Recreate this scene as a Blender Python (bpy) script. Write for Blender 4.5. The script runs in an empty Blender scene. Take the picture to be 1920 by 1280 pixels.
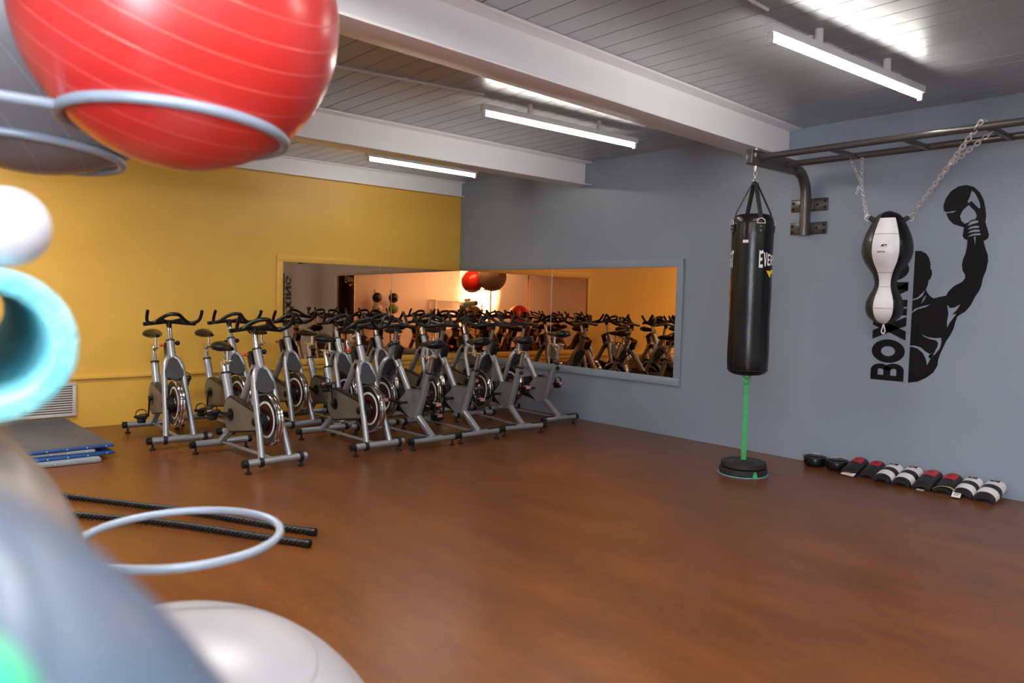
import bpy, bmesh, math, random
from mathutils import Vector, Matrix
from mathutils.geometry import tessellate_polygon
random.seed(7)
PI = math.pi
scn = bpy.context.scene
COL = scn.collection
H = 2.822

# ------------------------------------------------------------------ materials
def new_mat(name, color, rough=0.5, metal=0.0, spec=0.5, coat=0.0):
    m = bpy.data.materials.new(name); m.use_nodes = True
    nt = m.node_tree; b = nt.nodes['Principled BSDF']
    b.inputs['Base Color'].default_value = (*color, 1)
    b.inputs['Roughness'].default_value = rough
    b.inputs['Metallic'].default_value = metal
    b.inputs['Specular IOR Level'].default_value = spec
    b.inputs['Coat Weight'].default_value = coat
    m.diffuse_color = (*color, 1)
    return m

def noise_color(m, c1, c2, scale=3.0, detail=4.0, vec_scale=(1, 1, 1), lo=0.35, hi=0.65, coord='Object', rough=None, bump=0.0, bscale=None):
    nt = m.node_tree; N = nt.nodes; L = nt.links; b = N['Principled BSDF']
    tc = N.new('ShaderNodeTexCoord'); mp = N.new('ShaderNodeMapping'); mp.inputs['Scale'].default_value = vec_scale
    L.new(tc.outputs[coord], mp.inputs['Vector'])
    nz = N.new('ShaderNodeTexNoise'); nz.inputs['Scale'].default_value = scale; nz.inputs['Detail'].default_value = detail
    L.new(mp.outputs['Vector'], nz.inputs['Vector'])
    cr = N.new('ShaderNodeValToRGB'); cr.color_ramp.elements[0].position = lo; cr.color_ramp.elements[1].position = hi
    cr.color_ramp.elements[0].color = (*c1, 1); cr.color_ramp.elements[1].color = (*c2, 1)
    L.new(nz.outputs['Fac'], cr.inputs['Fac']); L.new(cr.outputs['Color'], b.inputs['Base Color'])
    if rough:
        mr = N.new('ShaderNodeMapRange'); mr.inputs['From Min'].default_value = lo; mr.inputs['From Max'].default_value = hi
        mr.inputs['To Min'].default_value = rough[0]; mr.inputs['To Max'].default_value = rough[1]
        L.new(nz.outputs['Fac'], mr.inputs['Value']); L.new(mr.outputs['Result'], b.inputs['Roughness'])
    if bump:
        n2 = N.new('ShaderNodeTexNoise'); n2.inputs['Scale'].default_value = bscale or scale * 12; n2.inputs['Detail'].default_value = 3
        L.new(mp.outputs['Vector'], n2.inputs['Vector'])
        bp = N.new('ShaderNodeBump'); bp.inputs['Strength'].default_value = bump; bp.inputs['Distance'].default_value = 0.01
        L.new(n2.outputs['Fac'], bp.inputs['Height']); L.new(bp.outputs['Normal'], b.inputs['Normal'])
    return m

M = {}
M['yellow'] = noise_color(new_mat('yellow_paint', (.70, .41, .060), .42), (.74, .43, .065), (.82, .49, .078), .8, 3)
M['greywall'] = noise_color(new_mat('grey_paint', (.245, .29, .36), .42), (.23, .275, .345), (.26, .305, .375), .7, 3)
M['white_wall'] = new_mat('off_white_wall_paint', (.52, .52, .53), .6)
M['beam'] = new_mat('white_gloss_paint', (.92, .92, .95), .3)
M['silver'] = new_mat('silver_powder_coat', (.36, .38, .42), .30, .6)
M['chrome'] = new_mat('chrome', (.75, .75, .76), .10, 1.0)
M['rim'] = new_mat('polished_flywheel_rim', (.62, .60, .58), .12, 1.0)
M['black'] = new_mat('black_plastic', (.007, .007, .008), .36, 0, .4)
M['black_rubber'] = new_mat('black_rubber', (.008, .009, .010), .42)
M['bar_grip'] = new_mat('black_bar_coating', (.005, .005, .006), .28, 0, .45)
M['disc'] = new_mat('dark_flywheel_disc', (.012, .010, .011), .3)
M['cap'] = new_mat('charcoal_plastic_insert', (.035, .038, .042), .5)
M['guard'] = noise_color(new_mat('champagne_grey_guard', (.20, .17, .13), .45, .3), (.145, .125, .10), (.19, .165, .13), 4, 2)
M['red'] = new_mat('red_plastic', (.65, .04, .02), .4)
M['ringred'] = new_mat('dark_red_print', (.05, .004, .008), .35)
M['white_print'] = new_mat('white_print', (.72, .74, .78), .4)
M['pedal_mark'] = new_mat('pink_white_decal', (.55, .28, .28), .5)
M['leather'] = noise_color(new_mat('black_leather', (.012, .012, .013), .28), (.003, .003, .004), (.008, .008, .009), 6, 4, bump=.08, bscale=90)
M['leather'].node_tree.nodes['Principled BSDF'].inputs['Roughness'].default_value = .24; M['leather'].node_tree.nodes['Principled BSDF'].inputs['Specular IOR Level'].default_value = .4
M['white_leather'] = noise_color(new_mat('white_leather', (.72, .70, .74), .35), (.66, .64, .68), (.78, .76, .80), 5, 3, bump=.15, bscale=60)
M['brown_leather'] = new_mat('dark_olive_leather', (.035, .032, .024), .3)
M['webbing'] = new_mat('black_webbing', (.012, .012, .012), .75)
M['steel'] = new_mat('galvanised_steel', (.60, .60, .62), .34, .7)
M['rig'] = new_mat('gunmetal_powder_coat', (.095, .088, .084), .30, .55)
M['yellow_print'] = new_mat('yellow_print', (.80, .52, .02), .5)
M['green_band'] = noise_color(new_mat('green_latex', (.03, .34, .10), .5), (.03, .30, .08), (.045, .40, .14), 10, 2)
M['iron'] = new_mat('black_cast_iron', (.018, .016, .016), .55)
M['blue_edge'] = new_mat('pale_blue_rubber', (.16, .36, .44), .5)
M['decal'] = new_mat('black_wall_vinyl', (.003, .003, .004), .4, 0, .22)
M['tube'] = new_mat('fluorescent_tube', (1, 1, 1), .5)
b = M['tube'].node_tree.nodes['Principled BSDF']; b.inputs['Emission Color'].default_value = (1, .94, .85, 1); b.inputs['Emission Strength'].default_value = 42
M['fixture'] = new_mat('white_enamel', (.72, .75, .78), .35)
M['silverring'] = new_mat('grey_powder_coated_ring', (.31, .37, .45), .35, .15)
M['mat_top'] = noise_color(new_mat('grey_mat_cover', (.10, .12, .16), .45), (.05, .062, .09), (.07, .085, .12), 3, 3)
M['mat_blue'] = new_mat('blue_vinyl', (.012, .07, .28), .42)
M['mat_pale'] = new_mat('pale_grey_blue_vinyl', (.26, .30, .34), .5)
M['teal'] = noise_color(new_mat('turquoise_foam', (.28, .72, .78), .8), (.22, .66, .74), (.36, .80, .84), 30, 3, bump=.6, bscale=160)
M['white_foam'] = new_mat('white_foam', (.62, .62, .68), .6)
M['pad_black'] = new_mat('black_pad_leather', (.012, .012, .014), .4)
M['pad_red'] = new_mat('red_pad_panel', (.42, .02, .025), .45)
M['pad_white'] = new_mat('white_pad_leather', (.72, .70, .72), .45)
M['paper'] = new_mat('white_card', (.80, .76, .76), .7)
M['redink'] = new_mat('red_ink', (.6, .05, .06), .6)
M['straw'] = new_mat('yellow_tag_strap', (.55, .45, .20), .6)
M['vent'] = new_mat('pale_metal_vent', (.60, .57, .56), .45)
M['dark'] = new_mat('dark_gap', (.01, .01, .01), .9)
M['shelf'] = new_mat('white_wire_shelf', (.70, .68, .66), .4)
M['orange'] = new_mat('orange_vinyl', (.80, .16, .02), .5)
M['green_vinyl'] = new_mat('green_vinyl', (.10, .22, .12), .5)

# ceiling boards: painted metal planks with faint stains
m = new_mat('ceiling_board_paint', (.36, .37, .39), .3, .45)
noise_color(m, (.42, .435, .46), (.52, .53, .545), .9, 5, (1, 1.6, 1), .3, .7)
M['ceiling'] = m

# mirror: slightly bronze-tinted glass
M['mirror'] = new_mat('bronze_tinted_mirror', (.76, .46, .26), .012, 1.0)

# floor: stained brown board, mottled, scratched, satin sheen
m = new_mat('brown_floor', (.15, .05, .02), .33)
nt = m.node_tree; N = nt.nodes; L = nt.links; bs = N['Principled BSDF']
tc = N.new('ShaderNodeTexCoord')
mp = N.new('ShaderNodeMapping'); mp.inputs['Rotation'].default_value = (0, 0, .25); mp.inputs['Scale'].default_value = (.8, 2.8, 1); L.new(tc.outputs['Object'], mp.inputs['Vector'])
n1 = N.new('ShaderNodeTexNoise'); n1.inputs['Scale'].default_value = 1.4; n1.inputs['Detail'].default_value = 8; n1.inputs['Roughness'].default_value = .62; L.new(mp.outputs['Vector'], n1.inputs['Vector'])
cr = N.new('ShaderNodeValToRGB'); cr.color_ramp.elements[0].position = .30; cr.color_ramp.elements[1].position = .72
cr.color_ramp.elements[0].color = (.100, .032, .008, 1); cr.color_ramp.elements[1].color = (.190, .061, .014, 1)
L.new(n1.outputs['Fac'], cr.inputs['Fac'])
n2 = N.new('ShaderNodeTexNoise'); n2.inputs['Scale'].default_value = 14; n2.inputs['Detail'].default_value = 6; L.new(tc.outputs['Object'], n2.inputs['Vector'])
mx = N.new('ShaderNodeMixRGB'); mx.blend_type = 'MULTIPLY'; mx.inputs['Fac'].default_value = .45
L.new(cr.outputs['Color'], mx.inputs['Color1']); L.new(n2.outputs['Color'], mx.inputs['Color2'])
cr2 = N.new('ShaderNodeValToRGB'); cr2.color_ramp.elements[0].position = .3; cr2.color_ramp.elements[0].color = (.78, .78, .78, 1); cr2.color_ramp.elements[1].position = .7; cr2.color_ramp.elements[1].color = (1.08, 1.08, 1.08, 1)
L.new(n2.outputs['Fac'], cr2.inputs['Fac']); L.new(cr2.outputs['Color'], mx.inputs['Color2'])
# thin scratches: edges of a distorted voronoi
sc = N.new('ShaderNodeMapping'); sc.inputs['Scale'].default_value = (3.2, 4.5, 1); L.new(tc.outputs['Object'], sc.inputs['Vector'])
nd = N.new('ShaderNodeTexNoise'); nd.inputs['Scale'].default_value = 2.2; L.new(sc.outputs['Vector'], nd.inputs['Vector'])
mxv = N.new('ShaderNodeMixRGB'); mxv.inputs['Fac'].default_value = .55; L.new(sc.outputs['Vector'], mxv.inputs['Color1']); L.new(nd.outputs['Color'], mxv.inputs['Color2'])
hair = []
for ang_, ph_, sc_ in ((.5, 0, 2.1), (1.7, 3.1, 2.7), (2.6, 7.7, 1.9), (1.1, 12.3, 2.3)):
    mm_ = N.new('ShaderNodeMapping'); mm_.inputs['Rotation'].default_value = (0, 0, ang_); mm_.inputs['Location'].default_value = (ph_, ph_ * 2, 0); L.new(tc.outputs['Object'], mm_.inputs['Vector'])
    wv = N.new('ShaderNodeTexWave'); wv.inputs['Scale'].default_value = sc_; wv.inputs['Distortion'].default_value = 5; wv.inputs['Detail'].default_value = 1.5; wv.inputs['Detail Scale'].default_value = .9; L.new(mm_.outputs['Vector'], wv.inputs['Vector'])
    l_ = N.new('ShaderNodeMath'); l_.operation = 'GREATER_THAN'; l_.inputs[1].default_value = .9985; L.new(wv.outputs['Fac'], l_.inputs[0]); hair.append(l_)
lt = hair[0]
for h_ in hair[1:]:
    q_ = N.new('ShaderNodeMath'); q_.operation = 'MAXIMUM'; L.new(lt.outputs[0], q_.inputs[0]); L.new(h_.outputs[0], q_.inputs[1]); lt = q_
n3 = N.new('ShaderNodeTexNoise'); n3.inputs['Scale'].default_value = 1.1; L.new(tc.outputs['Object'], n3.inputs['Vector'])
gt = N.new('ShaderNodeMapRange'); gt.inputs['From Min'].default_value = .50; gt.inputs['From Max'].default_value = .66; gt.inputs['To Max'].default_value = .55; L.new(n3.outputs['Fac'], gt.inputs['Value'])
ml = N.new('ShaderNodeMath'); ml.operation = 'MULTIPLY'; L.new(lt.outputs[0], ml.inputs[0]); L.new(gt.outputs['Result'], ml.inputs[1])
mx2 = N.new('ShaderNodeMixRGB'); mx2.inputs['Color2'].default_value = (.05, .018, .008, 1); L.new(ml.outputs[0], mx2.inputs['Fac']); L.new(mx.outputs['Color'], mx2.inputs['Color1'])
L.new(mx2.outputs['Color'], bs.inputs['Base Color'])
mr = N.new('ShaderNodeMapRange'); mr.inputs['From Min'].default_value = .3; mr.inputs['From Max'].default_value = .7; mr.inputs['To Min'].default_value = .27; mr.inputs['To Max'].default_value = .36
n4 = N.new('ShaderNodeTexNoise'); n4.inputs['Scale'].default_value = 2.5; n4.inputs['Detail'].default_value = 2; L.new(tc.outputs['Object'], n4.inputs['Vector'])
bs.inputs['Roughness'].default_value = .31
bp = N.new('ShaderNodeBump'); bp.inputs['Strength'].default_value = .12; bp.inputs['Distance'].default_value = .004
bs.inputs['Specular IOR Level'].default_value = .38
nt.nodes.remove(bp)
M['floor'] = m

def ball_mat(name, base, line, axis, pitch, rough=.32, width=.05):
    """anti-burst ball: fine raised rings at equal spacing along a tilted axis"""
    m = new_mat(name, base, rough); nt = m.node_tree; N = nt.nodes; L = nt.links; bs = N['Principled BSDF']
    tc = N.new('ShaderNodeTexCoord'); dp = N.new('ShaderNodeVectorMath'); dp.operation = 'DOT_PRODUCT'
    dp.inputs[1].default_value = Vector(axis).normalized(); L.new(tc.outputs['Object'], dp.inputs[0])
    mu = N.new('ShaderNodeMath'); mu.operation = 'MULTIPLY'; mu.inputs[1].default_value = 1 / pitch; L.new(dp.outputs['Value'], mu.inputs[0])
    fr = N.new('ShaderNodeMath'); fr.operation = 'PINGPONG'; fr.inputs[1].default_value = .5; L.new(mu.outputs[0], fr.inputs[0])
    rg = N.new('ShaderNodeMapRange'); rg.inputs['From Min'].default_value = width; rg.inputs['From Max'].default_value = 0; L.new(fr.outputs[0], rg.inputs['Value'])
    mx = N.new('ShaderNodeMixRGB'); mx.inputs['Color1'].default_value = (*base, 1); mx.inputs['Color2'].default_value = (*line, 1)
    L.new(rg.outputs['Result'], mx.inputs['Fac']); L.new(mx.outputs['Color'], bs.inputs['Base Color'])
    bp = N.new('ShaderNodeBump'); bp.inputs['Strength'].default_value = .35; bp.inputs['Distance'].default_value = .002
    L.new(rg.outputs['Result'], bp.inputs['Height']); L.new(bp.outputs['Normal'], bs.inputs['Normal'])
    return m

# ------------------------------------------------------------------ geometry kit
def catmull(pts, n=6, closed=False):
    pts = [Vector(p) for p in pts]; out = []
    k = len(pts); rng = range(k) if closed else range(k - 1)
    for i in rng:
        if closed: p0, p1, p2, p3 = pts[i - 1], pts[i], pts[(i + 1) % k], pts[(i + 2) % k]
        else: p0, p1, p2, p3 = pts[max(i - 1, 0)], pts[i], pts[i + 1], pts[min(i + 2, k - 1)]
        for j in range(n):
            t = j / n
            out.append(.5 * ((2 * p1) + (-p0 + p2) * t + (2 * p0 - 5 * p1 + 4 * p2 - p3) * t * t + (-p0 + 3 * p1 - 3 * p2 + p3) * t ** 3))
    if not closed: out.append(pts[-1])
    return out

class MB:
    def __init__(s): s.bm = bmesh.new()
    def face(s, vs, m=0):
        try: f = s.bm.faces.new(vs); f.material_index = m; f.smooth = True; return f
        except ValueError: return None
    def tube(s, pts, r, seg=12, m=0, closed=False, flat=None, phase=0.0):
        """r: number or list; flat=(a,b) scales the two section axes"""
        pts = [Vector(p) for p in pts]; n = len(pts)
        rs = r if isinstance(r, (list, tuple)) else [r] * n
        tans = []
        for i in range(n):
            a = pts[(i - 1) % n] if closed or i > 0 else pts[i]; b_ = pts[(i + 1) % n] if closed or i < n - 1 else pts[i]
            tans.append((b_ - a).normalized())
        t0 = tans[0]; up = Vector((0, 0, 1)) if abs(t0.z) < .9 else Vector((0, 1, 0))
        nrm = (up - t0 * up.dot(t0)).normalized(); rings = []
        for i in range(n):
            t = tans[i]; nrm = (nrm - t * nrm.dot(t)).normalized(); bi = t.cross(nrm)
            fa, fb = flat if flat else (1, 1); ring = []
            for k in range(seg):
                a = 2 * PI * k / seg + phase
                ring.append(s.bm.verts.new(pts[i] + (nrm * math.cos(a) * fa + bi * math.sin(a) * fb) * rs[i]))
            rings.append(ring)
        cnt = n if closed else n - 1
        for i in range(cnt):
            A = rings[i]; B = rings[(i + 1) % n]
            for k in range(seg): s.face([A[k], A[(k + 1) % seg], B[(k + 1) % seg], B[k]], m)
        if not closed: s.face(rings[0][::-1], m); s.face(rings[-1], m)
        return s
    def box(s, c, size, rot=None, m=0, bev=0.0):
        bmt = bmesh.new(); bmesh.ops.create_cube(bmt, size=1)
        for v in bmt.verts: v.co = Vector((v.co.x * size[0], v.co.y * size[1], v.co.z * size[2]))
        if bev: bmesh.ops.bevel(bmt, geom=bmt.edges[:], offset=bev, segments=2, affect='EDGES', profile=.5)
        R = rot.to_4x4() if rot else Matrix.Identity(4)
        s.merge(bmt, Matrix.Translation(c) @ R, m, False); return s
    def merge(s, bmt, mat, m=0, smooth=True):
        mp = {}
        for v in bmt.verts: mp[v] = s.bm.verts.new(mat @ v.co)
        for f in bmt.faces:
            q = s.face([mp[v] for v in f.verts], m)
            if q and not smooth: q.smooth = False
        bmt.free()
    def sphere(s, c, r, seg=20, rings=12, m=0, rot=None):
        if not isinstance(r, (tuple, list)): r = (r, r, r)
        bmt = bmesh.new(); bmesh.ops.create_uvsphere(bmt, u_segments=seg, v_segments=rings, radius=1)
        for v in bmt.verts: v.co = Vector((v.co.x * r[0], v.co.y * r[1], v.co.z * r[2]))
        s.merge(bmt, Matrix.Translation(c) @ (rot.to_4x4() if rot else Matrix.Identity(4)), m); return s
    def lathe(s, prof, mat=None, seg=32, m=0, mfun=None):
        """prof [(r,z)], revolved about local z; mfun(segment index, angle) may pick a material"""
        mat = mat or Matrix.Identity(4); rings = []
        for r, z in prof:
            if r < 1e-6: rings.append([s.bm.verts.new(mat @ Vector((0, 0, z)))])
            else: rings.append([s.bm.verts.new(mat @ Vector((r * math.cos(2 * PI * k / seg), r * math.sin(2 * PI * k / seg), z))) for k in range(seg)])
        for i in range(len(rings) - 1):
            A, B = rings[i], rings[i + 1]
            for k in range(seg):
                mi = mfun(i, 2 * PI * (k + .5) / seg) if mfun else m
                k2 = (k + 1) % seg
                if len(A) == 1 and len(B) == 1: continue
                if len(A) == 1: s.face([A[0], B[k], B[k2]], mi)
                elif len(B) == 1: s.face([A[k], A[k2], B[0]], mi)
                else: s.face([A[k], A[k2], B[k2], B[k]], mi)
        return s
    def torus(s, c, R, r, axis=(0, 0, 1), seg=40, ts=10, m=0, sc=(1, 1)):
        q = Vector((0, 0, 1)).rotation_difference(Vector(axis)).to_matrix()
        pts = [Vector(c) + q @ Vector((R * math.cos(2 * PI * k / seg) * sc[0], R * math.sin(2 * PI * k / seg) * sc[1], 0)) for k in range(seg)]
        return s.tube(pts, r, ts, m, closed=True)
    def prism(s, poly, thick, mat=None, m=0, mside=None):
        """extrude a flat outline (local xy) by thick along local z, centred"""
        mat = mat or Matrix.Identity(4); n = len(poly)
        A = [s.bm.verts.new(mat @ Vector((p[0], p[1], -thick / 2))) for p in poly]
        B = [s.bm.verts.new(mat @ Vector((p[0], p[1], thick / 2))) for p in poly]
        tri = tessellate_polygon([[Vector((p[0], p[1], 0)) for p in poly]])
        for t in tri:
            s.face([A[i] for i in t], m); s.face([B[i] for i in reversed(t)], m)
        for k in range(n): s.face([A[k], A[(k + 1) % n], B[(k + 1) % n], B[k]], m if mside is None else mside)
        return s
    def build(s, name, mats, parent=None, smooth=40, recalc=True, loc=None):
        if recalc: bmesh.ops.recalc_face_normals(s.bm, faces=s.bm.faces)
        me = bpy.data.meshes.new(name); s.bm.to_mesh(me); s.bm.free()
        for mm in (mats if isinstance(mats, (list, tuple)) else [mats]): me.materials.append(mm)
        me.set_sharp_from_angle(angle=math.radians(smooth))
        o = bpy.data.objects.new(name, me); COL.objects.link(o)
        if parent: o.parent = parent
        if loc: o.location = loc
        return o

def tag(o, label=None, cat=None, group=None, kind=None):
    if label: o['label'] = label
    if cat: o['category'] = cat
    if group: o['group'] = group
    if kind: o['kind'] = kind
    return o

def thing(name, label, cat, loc=(0, 0, 0), rz=0.0, group=None):
    o = bpy.data.objects.new(name, None); COL.objects.link(o)
    o.empty_display_size = .1; o.location = loc; o.rotation_euler = (0, 0, rz)
    return tag(o, label, cat, group)

def struct(name, mb, mats, smooth=30):
    return tag(mb.build(name, mats, smooth=smooth), kind='structure')

def copy_tree(o, parent=None, skip=()):
    c = o.copy(); COL.objects.link(c); c.parent = parent
    for ch in list(o.children):
        if ch.name.split('.')[0] in skip: continue
        copy_tree(ch, c, skip)
    return c

def XZ(y=0.0):
    """local (x,y)->(world x, z), local z -> -world y"""
    return Matrix(((1, 0, 0, 0), (0, 0, -1, y), (0, 1, 0, 0), (0, 0, 0, 1)))

# ------------------------------------------------------------------ room
RX, RY = 10.4, -7.95
struct('floor', MB().box((RX / 2, RY / 2, -.05), (RX + .4, -RY + .4, .1)), M['floor'])
struct('wall_left', MB().box((-.1, RY / 2, 1.45), (.2, -RY + .4, 3.0)), M['yellow'])
struct('wall_back', MB().box((RX / 2, .1, 1.45), (RX + .4, .2, 3.0)), M['greywall'])
struct('wall_right', MB().box((RX + .1, RY / 2, 1.45), (.2, -RY + .4, 3.0)), M['white_wall'])
struct('wall_front', MB().box((RX / 2, RY - .1, 1.45), (RX + .4, .2, 3.0)), M['white_wall'])
mb = MB()
mb.box((RX / 2, RY / 2, H + .045), (RX + .3, -RY + .3, .06), m=1)
y = .004
while y > RY:
    mb.box((RX / 2, y - .0765, H + .008), (RX + .2, .1525, .016)); y -= .16
struct('ceiling', mb, [M['ceiling'], M['dark']])

def ibeam(name, x0, slope, half, zb, one_side=False):
    mb = MB(); L_ = -RY - .002; a = math.atan(slope); R = Matrix.Rotation(a, 3, 'Z')
    cx = x0 + slope * L_ / 2; cy = -L_ / 2
    if one_side:
        mb.box((x0, cy, (H + zb) / 2), (.012, L_, H - zb)); mb.box((x0 + half / 2, cy, H - .008), (half, L_, .014)); mb.box((x0 + half / 2, cy, zb + .006), (half, L_, .012))
    else:
        LL = L_ / math.cos(a) - .02
        mb.box((cx, cy, (H + zb) / 2), (.016, LL, H - zb - .01), R)
        mb.box((cx, cy, H - .010), (half * 2, LL, .018), R, bev=.003); mb.box((cx, cy, zb + .008), (half * 2, LL, .016), R, bev=.003)
    return struct(name, mb, M['beam'])
ibeam('trim_1', 4.635, .062, .115, 2.540)
ibeam('trim_2', 2.238, .008, .108, 2.562)
ibeam('trim_3', .008, 0, .072, 2.628, True)
ibeam('trim_4', 7.04, .062, .115, 2.540)

# rail along the yellow wall, under the mirror
struct('trim_5', MB().box((.011, (RY - 0.0) / 2, .478), (.022, -RY - .01, .034), bev=.004), M['yellow'])

# mirrors with painted frames, two panes each
def mirror_set(name, label, wallmat, horizontal_axis, length, zb, zt, fr, yaw=0.0, lean=0.0):
    t = thing(name, label, 'mirror')
    mb = MB(); half = (length - .004) / 2
    def bx(mb_, a0, a1, z0, z1, d0, d1, mm=0, bev=0.0):
        if horizontal_axis == 'x': mb_.box(((a0 + a1) / 2, -(d0 + d1) / 2, (z0 + z1) / 2), (a1 - a0, d1 - d0, z1 - z0), m=mm, bev=bev)
        else: mb_.box(((d0 + d1) / 2, -(a0 + a1) / 2, (z0 + z1) / 2), (d1 - d0, a1 - a0, z1 - z0), m=mm, bev=bev)
    for i in range(2):
        mb = MB(); a0 = .010 + i * (half + .002); w_ = half - .003 - .004 * (1 - i); ac = a0 + w_ / 2; zc = (zb + zt) / 2
        # hung very slightly out of true: leaning back a touch at the top
        off = .0075 + abs(math.sin(lean)) * (zt - zb) / 2 + abs(math.sin(yaw)) * w_ / 2
        if horizontal_axis == 'x': mb.box((ac, -off, zc), (w_, .005, zt - zb), Matrix.Rotation(-lean, 3, 'X'))
        else: mb.box((off, -ac, zc), (.005, w_, zt - zb), Matrix.Rotation(yaw, 3, 'Z') @ Matrix.Rotation(-lean, 3, 'Y'))
        mb.build('mirror_pane', M['mirror'], t, smooth=20)
    mb = MB(); bx(mb, half - .002 + .010 - .006, half + .010 + .001, zb, zt, .004, .0125)
    mb.build('pane_seam', M['steel'], t)
    mb = MB()
    bx(mb, .005, length + fr, zt, zt + fr, .001, .030, bev=.003); bx(mb, .005, length + fr, zb - fr, zb, .001, .030, bev=.003)
    bx(mb, length, length + fr, zb - .001, zt + .001, .001, .0295, bev=.003)
    mb.build('mirror_frame', wallmat, t)
    return t
mirror_set('wall_mirror', 'long bronze-tinted mirror in a grey frame on the grey wall beside the heavy bag', M['greywall'], 'x', 3.527, .580, 1.668, .075, 0, math.radians(.22))
mirror_set('wall_mirror', 'long bronze-tinted mirror in a yellow frame on the yellow wall behind the bikes', M['yellow'], 'y', 2.471, .580, 1.668, .070, math.radians(-.68), math.radians(.35))

# louvred vent low on the yellow wall
v = thing('wall_vent', 'pale louvred metal vent low on the yellow wall above the blue mats', 'vent', (0, -4.79, .12))
mb = MB()
for (c, s_) in (((.012, 0, .30), (.022, .56, .03)), ((.012, 0, .015), (.022, .56, .03)), ((.012, .265, .157), (.022, .03, .26)), ((.012, -.265, .157), (.022, .03, .26))): mb.box(c, s_, bev=.003)
mb.build('vent_frame', M['vent'], v)
MB().box((.003, 0, .157), (.004, .51, .26)).build('vent_backing', M['dark'], v)
mb = MB()
for i in range(11): mb.box((.013, 0, .045 + i * .0225), (.016, .50, .009), Matrix.Rotation(.5, 3, 'Y'))
mb.build('louvres', M['vent'], v)

# ------------------------------------------------------------------ strip lights
def strip_light(x, y0, y1, dx, label):
    """x at the far end (y1, near the grey wall); dx = drift over the length"""
    Lh = (y1 - y0) / 2; cy = (y0 + y1) / 2
    t = thing('strip_light', label, 'ceiling light', (x, cy, 2.66), -math.atan2(dx, y1 - y0) if dx else 0, 'fluorescent strip lights under the ceiling boards')
    mb = MB(); mb.box((0, 0, .060), (.052, 2 * Lh, .045), bev=.004)
    mb.build('housing', M['fixture'], t)
    for sgn in (-1, 1):
        MB().box((0, sgn * (Lh - .018), .018), (.03, .022, .055), bev=.004).build('lamp_holder', M['fixture'], t)
        MB().tube([(0, sgn * Lh * .45, .08), (0, sgn * Lh * .45, .160)], .022, 12).build('ceiling_mount', M['fixture'], t)
    MB().tube([(0, -Lh + .03, .014), (0, Lh - .03, .014)], .0135, 14).build('fluorescent_tube', M['tube'], t)
    return t
strip_light(6.003, -2.60, -.90, .09, 'strip light nearest the viewer, right of the big white beam')
strip_light(3.67, -2.59, -.90, .05, 'strip light between the two larger white beams')
strip_light(1.325, -2.20, -.79, -.02, 'farthest and shortest strip light above the yellow corner')
tag(MB().tube([(5.95, -2.60, H - .012), (6.02, -4.2, H - .012), (6.15, RY + .05, H - .012)], .010, 10).build('conduit', M['fixture']), 'white conduit pipe feeding the right-hand strip light along the ceiling', 'conduit')
mb = MB().tube([(3.655, -2.58, H - .012), (3.56, -3.2, H - .012), (3.50, -3.65, H - .012), (3.40, -4.6, H - .012), (3.2, RY + .05, H - .012)], .010, 10)
for yy, xx in ((-3.2, 3.56), (-4.3, 3.43)): mb.box((xx, yy, H - .012), (.034, .03, .022), bev=.003)
tag(mb.build('conduit', M['fixture']), 'white conduit pipe with clips leading to the middle strip light', 'conduit')

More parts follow.
